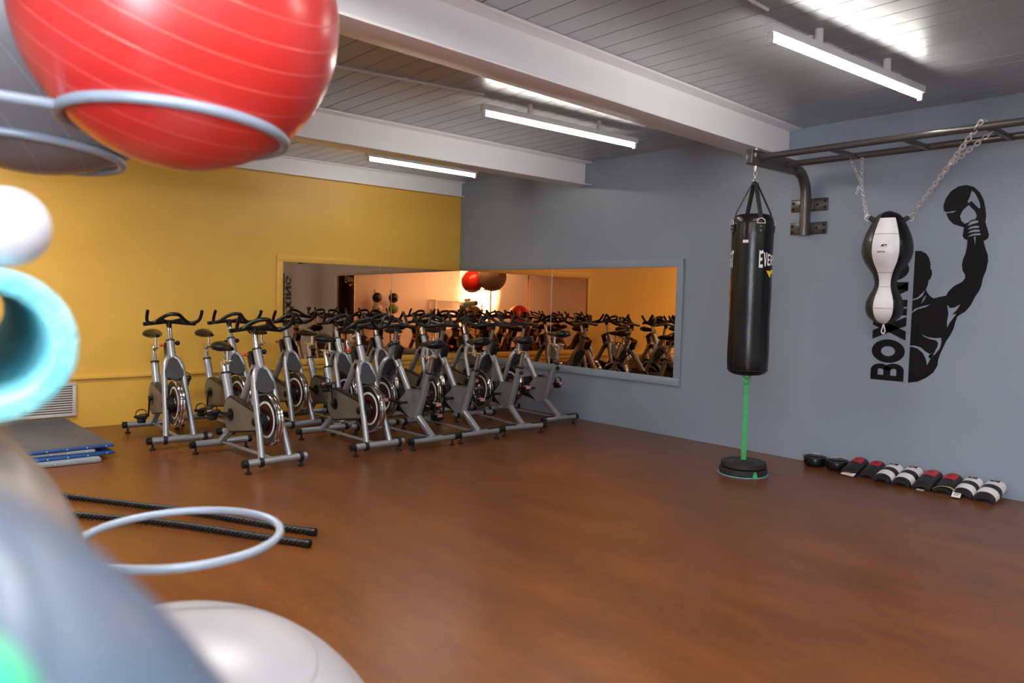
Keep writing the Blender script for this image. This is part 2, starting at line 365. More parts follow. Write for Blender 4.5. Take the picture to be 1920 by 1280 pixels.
# ------------------------------------------------------------------ spin bike
def make_bike():
    t = thing('spin_bike', 'x', 'exercise bike')
    S, B, C_ = M['silver'], M['black'], M['chrome']
    for nm, x in (('rear_foot_bar', -.46), ('front_foot_bar', .46)):
        o = MB().tube([(x, -.225, .078), (x, .225 if x < 0 else .252, .078)] + ([] if x < 0 else [(x, .262, .078)]), [.029, .029] + ([] if x < 0 else [.020]), 16).build(nm, S, t)
        for sg in ((-1, 1) if x < 0 else (-1,)):
            MB().tube([(x, sg * .222, .078), (x, sg * .232, .078), (x, sg * .258, .078), (x, sg * .262, .078)], [.0305, .0305, .0305, .024], 16).build('end_cap', B, o)
    for sg in (-1, 1):   # transport wheels on the front bar, grip pads on the rear bar
        wy = .205 if sg > 0 else -.118
        MB().tube([(.46, wy - .016, .078), (.46, wy - .012, .078), (.46, wy + .012, .078), (.46, wy + .016, .078)], [.034, .041, .041, .034], 18).build('transport_wheel', M['black_rubber'], t)
        MB().box((-.46, sg * .155, .106), (.040, .13, .010), bev=.004).build('grip_pad', M['black_rubber'], t)
    for x in (-.46, .46):
        for sg in (-1, 1):
            MB().lathe([(0, 0), (.022, 0), (.024, .004), (.022, .014), (.009, .018), (.009, .052), (0, .052)], Matrix.Translation((x, sg * .215, 0)), 14).build('leveling_foot', M['black_rubber'], t)
    MB().box((0, 0, .082), (.90, .036, .016), bev=.003).build('base_strut', M['silver'], t)
    # rear stay, seat tube, gusset, down tube -> one welded frame
    mb = MB()
    mb.tube([(-.455, 0, .085), (-.215, 0, .255)], .030, 14, flat=(1.15, .95))
    mb.tube([(-.222, 0, .235), (-.385, 0, .655)], .033, 16, flat=(1.1, .85))
    mb.tube([(.085, 0, .70), (-.075, 0, .47), (-.10, 0, .36)], .031, 14, flat=(1.1, .8))
    mb.prism([(-.085, .478), (-.285, .476), (-.250, .36), (-.215, .235), (-.13, .22), (.02, .31), (.05, .36), (-.03, .42)], .046, XZ())
    mb.tube([(.14, 0, .76), (.06, 0, .665)], .034, 14)
    mb.build('frame', S, t)
    MB().box((-.186, 0, .481), (.19, .040, .006), bev=.002).build('gusset_reflection', M['guard'], t)  # brown reflection on the gusset's top edge, painted as a tan strip
    # fork: inverted U
    P = [(.462, -.112, .098), (.40, -.098, .27), (.318, -.083, .48), (.27, -.076, .61), (.246, -.062, .69), (.226, -.034, .735), (.218, 0, .752)]
    P = P + [(x, -y_, z) for x, y_, z in P[-2::-1]]
    MB().tube(catmull(P, 5), .0245, 14).build('fork', S, t)
    # charcoal insert in the arch (lies in the fork plane)
    d = (Vector((.222, 0, .74)) - Vector((.462, 0, .10))).normalized(); nrm = Vector((0, 1, 0)).cross(d)
    mt = Matrix.Translation((.462, 0, .10)) @ Matrix(((0, d.x, nrm.x, 0), (1, d.y, nrm.y, 0), (0, d.z, nrm.z, 0), (0, 0, 0, 1)))
    arch = [(-.076, .520), (-.050, .500), (-.02, .492), (.02, .492), (.050, .500), (.076, .520), (.074, .585), (.064, .630), (.040, .665), (0, .682), (-.040, .665), (-.064, .630), (-.074, .585)]
    MB().prism(arch, .050, mt).build('fork_insert', M['cap'], t)
    MB().tube([(.219, 0, .742), (.158, 0, .885)], .0325, 18).build('head_tube', S, t)
    MB().tube([(.159, 0, .882), (.155, 0, .893)], .0365, 18).build('head_collar', B, t)
    MB().tube([(.156, 0, .888), (.118, 0, 1.02)], .0185, 12, flat=(1.2, .8)).build('handlebar_post', C_, t)
    # dark brake housing behind the head tube with red emergency lever
    hb = MB(); hb.box((.098, 0, .775), (.058, .062, .19), Matrix.Rotation(-.40, 3, 'Y'), bev=.012); hb.build('brake_housing', B, t)
    k = MB(); k.sphere((.05, -.048, .842), (.028, .016, .014), 12, 8); k.tube([(.075, -.02, .838), (.05, -.048, .842)], .009, 8); k.build('brake_lever', M['red'], t)
    for nm, c, dv in (('handlebar_knob', (.150, .062, .865), (0, -.03, .002)), ('seat_knob', (-.41, -.0, .60), (.035, 0, .01))):
        k = MB(); k.sphere(c, .021, 12, 8); k.tube([c, Vector(c) + Vector(dv) * 1.3], .008, 8); k.build(nm, B, t)
    # handlebar
    hbmb = MB()
    hbmb.tube([(.116, 0, .995), (.113, 0, 1.045)], [.026, .030], 14)
    F_ = [(.345, .262, 1.150), (.315, .262, 1.112), (.275, .252, 1.068), (.215, .215, 1.043), (.195, .165, 1.047), (.230, .105, 1.085), (.280, .055, 1.115), (.298, 0, 1.122)]
    F_ = F_ + [(x, -y_, z) for x, y_, z in F_[-2::-1]]
    hbmb.tube(catmull(F_, 4), .0165, 10)
    hbmb.tube(catmull([(.150, -.258, 1.032), (.145, -.20, 1.035), (.125, -.10, 1.044), (.115, 0, 1.050), (.125, .10, 1.044), (.145, .20, 1.035), (.150, .258, 1.032)], 3), .0165, 10)
    for sg in (-1, 1):
        hbmb.tube([(.115, sg * .02, 1.05), (.22, sg * .11, 1.078)], .014, 8); hbmb.tube([(.145, sg * .20, 1.036), (.215, sg * .215, 1.043)], .0165, 8)
    for v_ in hbmb.bm.verts: v_.co.y *= .83; v_.co.x = .12 + (v_.co.x - .12) * .92
    hbmb.build('handlebar', M['bar_grip'], t)
    # seat
    MB().tube([(-.383, 0, .65), (-.388, 0, .664)], .038, 16).build('seat_collar', B, t)
    MB().tube([(-.386, 0, .655), (-.428, 0, .80)], .0175, 12, flat=(1.2, .9)).build('seat_post', C_, t)
    s = MB(); s.box((-.385, 0, .806), (.19, .030, .016), bev=.003); s.box((-.375, 0, .79), (.045, .045, .03), bev=.006); s.tube([(-.35, 0, .81), (-.352, 0, .885)], .0125, 10)
    s.build('seat_slider', C_, t)
    s = MB(); secs = [(-.528, .045, .024, .920), (-.515, .074, .040, .918), (-.48, .086, .048, .914), (-.44, .080, .046, .910), (-.39, .052, .038, .908), (-.34, .032, .030, .908), (-.29, .024, .024, .907), (-.262, .016, .016, .905)]
    rings = []
    for x, w, h, z in secs: rings.append([s.bm.verts.new((x, w * math.cos(2 * PI * k / 18), z + h * math.sin(2 * PI * k / 18) * (1 if k < 9 else .75))) for k in range(18)])
    for A, Bq in zip(rings, rings[1:]):
        for k in range(18): s.face([A[k], A[(k + 1) % 18], Bq[(k + 1) % 18], Bq[k]])
    s.face(rings[0]); s.face(rings[-1]); s.build('saddle', M['leather'], t, 60)
    # flywheel
    fc = Vector((.33, 0, .365)); RY90 = Matrix.Translation(fc) @ Matrix.Rotation(PI / 2, 4, 'X')
    fw = MB(); fw.lathe([(0, -.014), (.150, -.014), (.168, -.022), (.192, -.024), (.192, .024), (.168, .022), (.150, .014), (0, .014)], RY90, 44)
    o = fw.build('flywheel', M['disc'], t)
    MB().lathe([(.188, -.027), (.198, -.028), (.204, -.022), (.200, -.012), (.205, -.004), (.205, .004), (.200, .012), (.204, .022), (.198, .028), (.188, .027), (.188, -.027)], RY90, 56).build('rim', M['rim'], o)
    rg = MB()
    for sg in (-1, 1):
        for r0, r1, mi in ((.122, .140, 0), (.070, .112, 1)):
            rg.lathe([(r0, sg * .0145), (r1, sg * .0145), (r1, sg * .0158), (r0, sg * .0158), (r0, sg * .0145)], RY90, 44, m=mi)
    rg.build('printed_rings', [M['white_print'], M['ringred']], o)
    MB().lathe([(0, -.075), (.02, -.075), (.022, -.03), (.045, -.022), (.045, .022), (.022, .03), (.02, .075), (0, .075)], RY90, 20).build('hub', M['chrome'], o)
    bk = MB(); bk.box((.27, 0, .592), (.055, .036, .030), bev=.006); bk.tube([(.24, 0, .60), (.12, 0, .70)], .008, 8); bk.build('brake_pad', B, t)
    # chain guard on the right side (-y)
    def tear(rr, rf, grow=0.0):
        a, b_ = Vector((-.09, .36)), Vector((.335, .352)); pts = []
        for k in range(15): an = PI / 2 + .15 + (PI - .30 + .12) * k / 14; pts.append((a.x + (rr + grow) * math.cos(an), a.y + (rr + grow) * math.sin(an)))
        for k in range(11): an = -PI / 2 + .1 + (PI - .02) * k / 10; pts.append((b_.x + (rf + grow) * math.cos(an), b_.y + (rf + grow) * math.sin(an)))
        return pts
    g = MB().prism(tear(.145, .072), .052, XZ(-.060)).build('chain_guard', B, t)
    gp = MB(); gp.prism(tear(.132, .058), .006, XZ(-.0885)); gp.build('guard_panel', M['guard'], g)
    gd = MB(); gd.lathe([(0, 0), (.030, 0), (.030, .010), (.022, .014), (0, .014)], Matrix.Translation((.30, -.090, .352)) @ Matrix.Rotation(PI / 2, 4, 'X'), 18); gd.build('axle_cap', B, g)
    gd = MB(); gd.lathe([(0, 0), (.050, 0), (.050, .004), (0, .004)], Matrix.Translation((-.09, -.091, .36)) @ Matrix.Rotation(PI / 2, 4, 'X'), 20); gd.build('crank_cover', B, g)
    # cranks: object origin on the crank axle so each copy can be turned
    for sg in (-1, 1):
        c = MB(); yb = sg * .112
        c.tube([(0, sg * .02, 0), (0, sg * .118, 0)], .013, 12); c.lathe([(0, -.012), (.022, -.010), (.022, .010), (0, .012)], Matrix.Translation((0, yb, 0)) @ Matrix.Rotation(PI / 2, 4, 'X'), 14)
        c.tube([(0, yb, 0), (.085 * sg, yb, 0), (.17 * sg, yb, 0)], [.016, .013, .013], 10, flat=(1, .55))
        co = c.build('crank', B, t, loc=(-.09, 0, .36))
        p_ = MB(); yc = sg * .060
        p_.tube([(0, 0, 0), (0, yc * 2, 0)], .007, 8); p_.box((0, yc, -.005), (.092, .084, .030), bev=.006); p_.box((.01, yc, -.036), (.064, .064, .040), bev=.010)
        cg = catmull([(.035, yc - .036, .006), (.085, yc - .030, .028), (.105, yc, .034), (.085, yc + .030, .028), (.035, yc + .036, .006)], 3)
        p_.tube(cg, .006, 6)
        p_.tube(catmull([(-.005, yc - .042, -.012), (.005, yc - .040, .045), (.012, yc, .066), (.005, yc + .040, .045), (-.005, yc + .042, -.012)], 3), .010, 6, flat=(.35, 1))
        po = p_.build('pedal', B, co, loc=(.17 * sg, yb, 0))
        q = MB(); q.box((-.016, yc, .0125), (.064, .056, .004)); q.box((-.047, yc, .001), (.004, .056, .026)); q.build('decal', M['pedal_mark'], po)
    return t

bike0 = make_bike()
# (x, y, heading deg, seat drop, crank angle deg, bar drop, label, rear pads shown)
BIKES = [
 (2.235, -3.765, 4, -.045, 0, 0, 'silver spin bike nearest the viewer, its front foot bar standing furthest forward', False),
 (1.00, -4.005, -3, 0, -75, 0, 'leftmost silver spin bike, alone against the yellow wall', False),
 (.84, -3.43, 3, -.01, -80, 0, 'silver spin bike by the yellow wall, half hidden behind the foremost bike', False),
 (.85, -2.885, 5, .005, 40, 0, 'silver spin bike in the wall row directly left of the yellow-framed mirror edge', False),
 (2.150, -2.815, 2, 0, 80, 0, 'silver spin bike second from the viewer, facing out in front of the mirror corner', False),
 (1.15, -2.49, 2, 0, 5, 0, 'silver spin bike below the mirror, framed between the two foremost bikes', False),
 (.86, -1.87, 3, 0, 30, 0, 'silver spin bike by the mirror, only its fork arch showing behind the turned bikes', False),
 (.90, -1.30, 2, 0, 60, 0, 'silver spin bike by the mirror showing its tan guard between two turned bikes', False),
 (.86, -.68, 3, 0, 0, 0, 'silver spin bike deepest in the corner where the two mirrors meet', False),
 (2.205, -2.290, 182, -.012, -5, 0, 'silver spin bike turned away, leftmost of the four with rear bars toward the viewer', True),
 (2.190, -1.755, 181, 0, 72, 0, 'silver spin bike turned away, second of the four with rear bars toward the viewer', True),
 (2.170, -1.125, 173, 0, 25, 0, 'silver spin bike turned away, third of the four, its pedal beside the seat tube', True),
 (1.985, -.505, 181, .045, 20, 0, 'silver spin bike turned away, closest to the grey wall and its framed mirror', True),
]
def shape_bike(o, x, y_, hd, ds, ca, label, pads):
    o.location = (x, y_, 0); o.rotation_euler = (0, 0, math.radians(hd)); o['label'] = label; o['group'] = 'spin bikes massed in the mirrored corner'
    for ch in o.children:
        b_ = ch.name.split('.')[0]
        if b_ in ('saddle', 'seat_slider', 'seat_post'): ch.location.z = ds
        if b_ == 'crank':
            ch.rotation_euler = (0, math.radians(ca), 0)
            for pd in ch.children: pd.rotation_euler = (0, -math.radians(ca), 0)
bikes = []
for i, (x, y_, hd, ds, ca, bd, lab, pads) in enumerate(BIKES):
    o = bike0 if i == 0 else copy_tree(bike0, skip=())
    bikes.append((o, BIKES[i]))
for o, (x, y_, hd, ds, ca, bd, lab, pads) in bikes:
    shape_bike(o, x, y_, hd, ds, ca, lab, pads)
    if not pads:
        for ch in list(o.children):
            if ch.name.startswith('grip_pad'): bpy.data.objects.remove(ch)

# ------------------------------------------------------------------ chains
def chain_mb(mb, a, b, link=.034, r=.0032, w=.011, sag=0.0):
    a, b = Vector(a), Vector(b); d = b - a; n = max(2, int(d.length / (link * .74))); d.normalize()
    up = Vector((0, 0, 1)) if abs(d.z) < .9 else Vector((1, 0, 0)); u = d.cross(up).normalized(); w_ = d.cross(u)
    for i in range(n):
        c = a.lerp(b, (i + .5) / n); c.z -= sag * math.sin(PI * (i + .5) / n)
        ang = (PI / 2 if i % 2 else 0) + .35; e = (u * math.cos(ang) + w_ * math.sin(ang)); pts = []
        hl = link / 2 - w
        for k in range(12):
            t = 2 * PI * k / 12; pts.append(c + d * (math.cos(t) * w + (hl if math.cos(t) >= 0 else -hl)) + e * math.sin(t) * w)
        mb.tube(pts, r, 6, closed=True)
    return mb

# ------------------------------------------------------------------ wall rig
RIG = thing('pull_up_rig', 'dark steel ladder rig bracketed to the grey wall, carrying both punch bags', 'gym rig', (4.85, 0, 0))
def rig_arm(dx):
    mb = MB()
    mb.box((dx, -.62, 2.440), (.058, .68, .112), bev=.010)
    mb.tube(catmull([(dx, -.30, 2.432), (dx, -.22, 2.425), (dx, -.14, 2.385), (dx, -.088, 2.30), (dx, -.075, 2.20), (dx, -.075, 1.905)], 5), .047, 20, flat=(1, .85))
    o = mb.build('wall_arm', M['rig'], RIG, 45)
    for z0, z1 in ((2.112, 2.218), (1.920, 2.022)):
        pl_ = MB(); pl_.box((dx, -.008, (z0 + z1) / 2), (.325, .014, z1 - z0), bev=.006); pl_.box((dx, -.022, (z0 + z1) / 2), (.10, .024, (z1 - z0) * .8), bev=.004); q = pl_.build('wall_plate', M['rig'], RIG)
        for bx_, bz in ((-.14, .022), (-.14, -.028), (-.075, 0), (.075, .0), (.14, .025), (.14, -.025)):
            MB().lathe([(0, 0), (.010, 0), (.010, .007), (.006, .010), (0, .010)], Matrix.Translation((dx + bx_, -.015, (z0 + z1) / 2 + bz)) @ Matrix.Rotation(PI / 2, 4, 'X'), 12).build('bolt_hole', M['dark'], q)
    for yy in (-.85, -.44):
        MB().lathe([(0, 0), (.016, 0), (.016, .010), (.010, .014), (0, .014)], Matrix.Translation((dx + .029, yy - (.075 if yy < -.6 else -.12), 2.452)) @ Matrix.Rotation(PI / 2, 4, 'Y'), 8).build('bolt', M['steel'], RIG)
rig_arm(0); rig_arm(2.62)
for yy in (-.85, -.43): MB().tube([(.02, yy, 2.445), (2.62, yy, 2.445)], .0245, 18).build('rail', M['rig'], RIG)
for xx in (.575, 1.075, 1.575, 2.10): MB().box((xx, -.64, 2.440), (.036, .42, .034), bev=.008).build('rung', M['rig'], RIG)

# ------------------------------------------------------------------ lettering
def q4(x0, y0, x1, y1): return [(x0, y0), (x1, y0), (x1, y1), (x0, y1)]
def arc(cx, cy, rx, ry, a0, a1, n, wx, wy):
    out = []
    for k in range(n):
        t0 = math.radians(a0 + (a1 - a0) * k / n); t1 = math.radians(a0 + (a1 - a0) * (k + 1) / n)
        out.append([(cx + rx * math.cos(t0), cy + ry * math.sin(t0)), (cx + rx * math.cos(t1), cy + ry * math.sin(t1)), (cx + (rx - wx) * math.cos(t1), cy + (ry - wy) * math.sin(t1)), (cx + (rx - wx) * math.cos(t0), cy + (ry - wy) * math.sin(t0))])
    return out
W = .30
GL = {   # unit-box letters as lists of quads / triangles
 'E': [q4(0, 0, W, 1), q4(W, 0, 1, .19), q4(W, .41, .85, .59), q4(W, .81, 1, 1)],
 'V': [[(0, 1), (W, 1), (.60, 0), (.38, 0)], [(1, 1), (1 - W, 1), (.40, 0), (.62, 0)]],
 'R': [q4(0, 0, W, 1), q4(W, .82, .62, 1), q4(W, .38, .62, .55)] + arc(.60, .69, .40, .31, -90, 90, 8, .30, .17) + [[(.40, .42), (.66, .42), (1, 0), (.70, 0)]],
 'L': [q4(0, 0, W, 1), q4(W, 0, 1, .2)],
 'A': [[(0, 0), (.27, 0), (.62, 1), (.38, 1)], [(1, 0), (.73, 0), (.38, 1), (.62, 1)], q4(.25, .2, .75, .36)],
 'S': [q4(0, 0, 1, .19), q4(0, .81, 1, 1), q4(0, .41, 1, .59), q4(0, .5, W, .9), q4(1 - W, .1, 1, .5)],
 'T': [q4(.35, 0, .65, 1), q4(0, .81, 1, 1)],
 'B': [q4(0, 0, .30, 1), q4(.29, .78, .60, 1), q4(.29, .40, .62, .61), q4(.29, 0, .62, .22)] + arc(.58, .70, .37, .30, -90, 90, 10, .29, .21) + arc(.60, .30, .40, .305, -90, 90, 10, .30, .22),
 'O': arc(.5, .5, .5, .5, 0, 360, 28, .29, .29),
 'X': [[(0, 0), (.38, 0), (1, 1), (.62, 1)], [(1, 0), (.62, 0), (0, 1), (.38, 1)]],
 'I': [q4(0, 0, 1, 1)],
 'N': [q4(0, 0, .29, 1), q4(.71, 0, 1, 1), [(.0, 1), (.34, 1), (1, 0), (.66, 0)]],
 'G': arc(.5, .5, .5, .5, 45, 318, 20, .26, .22) + [q4(.52, .34, 1, .52), q4(.76, .08, 1, .5)],
}

# ------------------------------------------------------------------ heavy bag
BX, BY = 4.85, -.86
bag = thing('heavy_bag', 'tall black cylindrical punch bag hanging from the end of the rig', 'punch bag', (BX, BY, 0))
bag['label'] = 'tall black cylindrical heavy bag with white lettering, hung from the rig end'
prof = [(0, .772), (.05, .770), (.10, .776), (.140, .795), (.151, .82), (.154, .86)]
for k in range(1, 12): prof.append((.154 + .002 * math.sin(k * 1.3), .86 + (1.93 - .86) * k / 12))
prof += [(.154, 1.93), (.150, 1.965), (.140, 1.990), (.125, 2.004), (.10, 2.010), (0, 2.006)]
MB().lathe(prof, seg=56).build('bag_body', M['leather'], bag, 50)
sm = MB()
for z_ in (.815, 1.945): sm.torus((0, 0, z_), .1535, .0022, seg=48, ts=6)
sm.tube([(.155 * math.cos(-1.75), .155 * math.sin(-1.75), .82), (.1565 * math.cos(-1.75), .1565 * math.sin(-1.75), 1.93)], .002, 6)
sm.build('seam', M['webbing'], bag)
APX = Vector((0, 0, 2.262))
for k in range(4):
    a = math.radians(-58 + 20 + 90 * k); e = Vector((math.cos(a), math.sin(a), 0))
    top = APX + e * .012
    dr = e * .150 + Vector((0, 0, 1.955))
    MB().tube([top, e * .135 + Vector((0, 0, 2.02)), dr], .017, 8, flat=(.14, 1)).build('hanging_strap', M['webbing'], bag)
    # leather patch with D ring
    tang = Vector((-e.y, e.x, 0)); fr = Matrix.Translation(e * .1575 + Vector((0, 0, 1.90))) @ Matrix(((tang.x, 0, e.x, 0), (tang.y, 0, e.y, 0), (0, 1, 0, 0), (0, 0, 0, 1)))
    pp = MB(); pp.prism([(-.036, .030), (.036, .030), (.034, -.010), (.018, -.038), (0, -.048), (-.018, -.038), (-.034, -.010)], .005, fr)
    po = pp.build('strap_patch', M['webbing'], bag)
    dd = MB(); dd.tube([fr @ Vector(p) for p in ((-.030, .030, .008), (-.026, .058, .008), (0, .070, .006), (.026, .058, .008), (.030, .030, .008))], .0035, 8); dd.tube([fr @ Vector((-.032, .031, .008)), fr @ Vector((.032, .031, .008))], .0035, 8)
    for zz in (.008, -.024): dd.sphere(fr @ Vector((0, zz, .004)), .0055, 8, 6)
    dd.build('d_ring', M['steel'], po)
hk = MB()
hk.torus((0, 0, 2.272), .016, .004, (1, 0, 0), 16, 8); hk.torus((0, 0, 2.262), .02, .004, (0, 1, 0), 16, 8)
chain_mb(hk, (0, 0, 2.28), (0, 0, 2.36), .036, .004, .012)
hk.tube([(0, 0, 2.35), (0, 0, 2.385)], .011, 10); hk.torus((0, 0, 2.392), .014, .005, (1, 0, 0), 14, 8)
hk.build('swivel_hook', M['steel'], bag)
ey = MB(); ey.tube([(0, 0, 2.381), (0, 0, 2.520)], .0065, 10); ey.lathe([(0, 0), (.013, 0), (.014, .012), (.008, .020), (0, .022)], Matrix.Translation((0, 0, 2.496)), 10)
ey.build('eye_bolt', M['steel'], RIG, loc=(BX - 4.85, BY, 0))
ey2 = None
def bag_text(start_deg, parent):
    mb = MB(); word = 'EVERLAST'; step = 13.2; R_ = .1585
    mid = 3.5
    for i, ch in enumerate(word):
        tt = abs(i - mid) / mid
        h = .072 + .048 * tt ** 1.5; z0 = 1.655 - .5 * h + .004; w = math.radians(step * .86)
        a0 = math.radians(start_deg + i * step)
        for poly in GL[ch]:
            sub = []
            for (x_, y_) in poly:
                u = x_; hh = h * (1 + .10 * (abs(u - .5) * 2) * tt); an = a0 + u * w
                sub.append(mb.bm.verts.new((R_ * math.cos(an), R_ * math.sin(an), z0 + y_ * hh)))
            mb.face(sub)
    o = mb.build('lettering', M['white_print'], parent, recalc=False)
    # yellow winged emblem below
    mb = MB(); ac = math.radians(start_deg + step * 3.0)
    for poly in ([(-.045, .0), (-.01, .0), (.0, -.018), (.010, -.045), (-.004, -.050)], [(.0, .004), (.05, .010), (.020, -.030), (.012, -.012)], [(-.02, -.004), (.02, -.006), (.004, -.030)]):
        vs = [mb.bm.verts.new((.1587 * math.cos(ac + x_ / .1587), .1587 * math.sin(ac + x_ / .1587), 1.578 + y_)) for x_, y_ in poly]
        mb.face(vs)
    mb.build('emblem', M['yellow_print'], parent, recalc=False)
bag_text(-39, bag); bag_text(141, bag)
mb = MB(); aa = math.radians(-77)
vs = [mb.bm.verts.new((.1585 * math.cos(aa + x_ / .1585), .1585 * math.sin(aa + x_ / .1585), 1.796 + y_)) for x_, y_ in ((-.020, -.011), (.022, -.011), (.022, .011), (-.020, .011))]
mb.face(vs); mb.build('size_label', M['white_print'], bag, recalc=False)
for sg in (-1, 1): MB().torus((sg * .022, 0, .766), .011, .0025, (0, 1, 0), 14, 6).build('bottom_ring', M['steel'], bag)

# green resistance band between bag and weight plates
band = MB()
band.tube([(.0, 0, .106), (.0, 0, .30), (.001, 0, .55), (.002, 0, .70), (.0, 0, .755)], .020, 10, flat=(.16, 1), phase=.1)
band.tube(catmull([(-.022, -.004, .765), (-.020, -.010, .735), (.0, -.014, .720), (.020, -.010, .735), (.022, -.004, .765)], 4), .010, 8, flat=(.7, 1)); band.sphere((0, -.006, .712), (.022, .014, .020), 12, 8)
bo = band.build('resistance_band', M['green_band'], None, loc=(BX, BY, 0)); tag(bo, 'green latex resistance band tying the black heavy bag down to the weight plates', 'resistance band')
bo.rotation_euler = (0, 0, math.radians(-58 + 90))
mb = MB(); mb.prism([(-.020, -.022), (.024, -.024), (.014, .006), (.004, .024), (-.010, .016)], .004)
eo = mb.build('band_end', M['green_band'], bo); e_ = Vector((math.cos(-math.radians(38)), math.sin(-math.radians(38)), 0))
eo.parent = None
def plate(name, r, z0, th, mat, cx, cy, label):
    pf = [(.026, 0), (r - .02, 0), (r, .006), (r, th - .006), (r - .014, th), (r - .03, th - .006), (r * .48, th - .009), (r * .42, th), (.030, th), (.026, th - .003), (.026, 0)]
    o = MB().lathe(pf, seg=48).build(name, mat, None, 50, loc=(cx, cy, z0)); return tag(o, label, 'weight plate')
plate('weight_plate', .192, .0, .007, M['blue_edge'], BX + .005, BY - .012, 'thin pale blue disc on the floor under the black weight plates')
plate('weight_plate', .182, .0075, .045, M['iron'], BX + .005, BY - .01, 'lower black iron plate anchoring the green band below the heavy bag')
plate('weight_plate', .172, .053, .045, M['iron'], BX, BY + .005, 'upper black iron plate anchoring the green band below the heavy bag')
ang = math.radians(-58 + 28); eo.parent = bo
# tail of the band lying on the plate edge, expressed in the band's own frame
eo.matrix_local = Matrix.Rotation(-bo.rotation_euler.z, 4, 'Z') @ Matrix.Translation((.005 + .186 * math.cos(ang), -.01 + .186 * math.sin(ang), .030)) @ Matrix.Rotation(ang + PI / 2, 4, 'Z') @ Matrix.Rotation(PI / 2, 4, 'X')

# ------------------------------------------------------------------ hourglass upper-cut bag
MX, MY = 5.78, -.655
mz = thing('hourglass_punch_bag', 'black and white hourglass-shaped punch bag slung on two chains', 'punch bag', (MX, MY, 0))
raw = [(203, .0), (206, .020), (215, .045), (228, .068), (250, .090), (275, .106), (330, .136), (370, .152), (410, .160), (450, .160), (480, .151), (510, .134), (545, .103), (580, .080), (610, .069), (640, .068), (670, .080), (700, .100), (735, .116), (770, .120), (800, .113), (825, .098), (845, .072), (858, .040), (865, 0)]
prof = [(r, 1.994 - (v_ - 203) * .00119) for v_, r in raw]
c0 = math.radians(-58.5)
def mzm(i, a):
    d_ = math.degrees((a - c0 + PI) % (2 * PI) - PI)
    if -47 < d_ < 19: return 1 if i > 3 else 0
    return 2 if -100 < d_ <= -47 or d_ > 130 else 0
MB().lathe(prof, seg=90, mfun=mzm).build('bag_body', [M['leather'], M['white_leather'], M['brown_leather']], mz, 50, recalc=True)
sm = MB()
def rad_at(z_):
    for (r0, z0), (r1, z1) in zip(prof, prof[1:]):
        if z1 <= z_ <= z0: return r0 + (r1 - r0) * (z0 - z_) / (z0 - z1)
    return .1
for v_ in (345, 565, 648, 772):
    z_ = 1.994 - (v_ - 203) * .00119; R_ = rad_at(z_) + .0006
    sm.tube([(R_ * math.cos(c0 + math.radians(d_)), R_ * math.sin(c0 + math.radians(d_)), z_) for d_ in range(-47, 20, 3)], .0011, 5)
for d_ in (-47, 19, -100, 130, 75):
    a = c0 + math.radians(d_); sm.tube([((r_ + .0008) * math.cos(a), (r_ + .0008) * math.sin(a), z_) for r_, z_ in prof[2:-1]], .0018, 5)
sm.build('seam', M['webbing'], mz)
# small lion mark and script on the white panel
lg = MB()
def stamp(polys, zc, ac, s):
    for poly in polys:
        vs = []
        for x_, y_ in poly:
            z_ = zc + y_ * s; R_ = rad_at(z_) + .0012; an = c0 + math.radians(ac) + x_ * s / R_; vs.append(lg.bm.verts.new((R_ * math.cos(an), R_ * math.sin(an), z_)))
        lg.face(vs)
stamp([[(-.5, .1), (-.2, .5), (.1, .45), (.2, .1), (-.1, -.1)], [(.1, .35), (.5, .5), (.9, .4), (.95, .2), (.5, .25), (.15, .15)], [(.1, .15), (.3, .1), (.25, -.35), (.12, -.3)], [(.6, .25), (.8, .25), (1.0, -.15), (.88, -.2)], [(-.45, .15), (-.3, .1), (-.5, -.3), (-.62, -.25)], [(.9, .35), (1.2, .5), (1.25, .42), (.95, .25)]], 1.741, -19, .024)
stamp([[(-1.1 + i * .42, -.2), (-1.0 + i * .42, .35 if i % 2 else .6), (-.85 + i * .42, .3), (-.82 + i * .42, -.15 - .2 * (i == 0))] for i in range(6)], 1.700, -23, .020)
lg.build('printed_mark', M['decal'], mz, recalc=False)
for sg in (-1, 1):
    a = c0 + math.radians(90) * sg; e = Vector((math.cos(a), math.sin(a), 0)); 
    tb = MB(); tb.box(e * .108 + Vector((0, 0, 1.938)), (.040, .028, .034), Matrix.Rotation(a, 3, 'Z') @ Matrix.Rotation(-.5, 3, 'Y'), bev=.004); to = tb.build('hanging_tab', M['webbing'], mz)
    rg = MB(); rg.torus(e * .135 + Vector((0, 0, 1.945)), .020, .0042, (e.y, -e.x, 0), 18, 8); rg.build('steel_ring', M['steel'], to)
lp = MB(); lp.tube(catmull([(0, 0, 1.208), (-.008, .002, 1.180), (-.013, .002, 1.155), (0, 0, 1.138), (.013, -.002, 1.155), (.008, -.002, 1.180), (0, 0, 1.208)], 4), .0042, 8)
lp.build('pull_loop', M['white_leather'], mz)
eR = Vector((math.cos(c0 + PI / 2), math.sin(c0 + PI / 2), 0)); L0 = eR * -.142 + Vector((0, 0, 1.955)); R0 = eR * .142 + Vector((0, 0, 1.955))
ch = MB(); a_ = Vector((5.435 - MX, -.43 - MY, 2.42)); j = L0.lerp(a_, .55)
chain_mb(ch, L0, j, .036, .0045, .012); chain_mb(ch, j, a_ + Vector((-.045, -.01, 0)), .034, .0036, .011); chain_mb(ch, j, a_ + Vector((.045, -.02, 0)), .034, .0036, .011)
chain_mb(ch, a_ + Vector((-.045, -.01, 0)), a_ + Vector((-.045, 0, .055)), .034, .0036, .011)
chain_mb(ch, j + Vector((-.01, -.01, -.01)), j + Vector((-.03, -.01, -.07)), .03, .0034, .010)
ch.build('hanging_chain', M['steel'], mz)
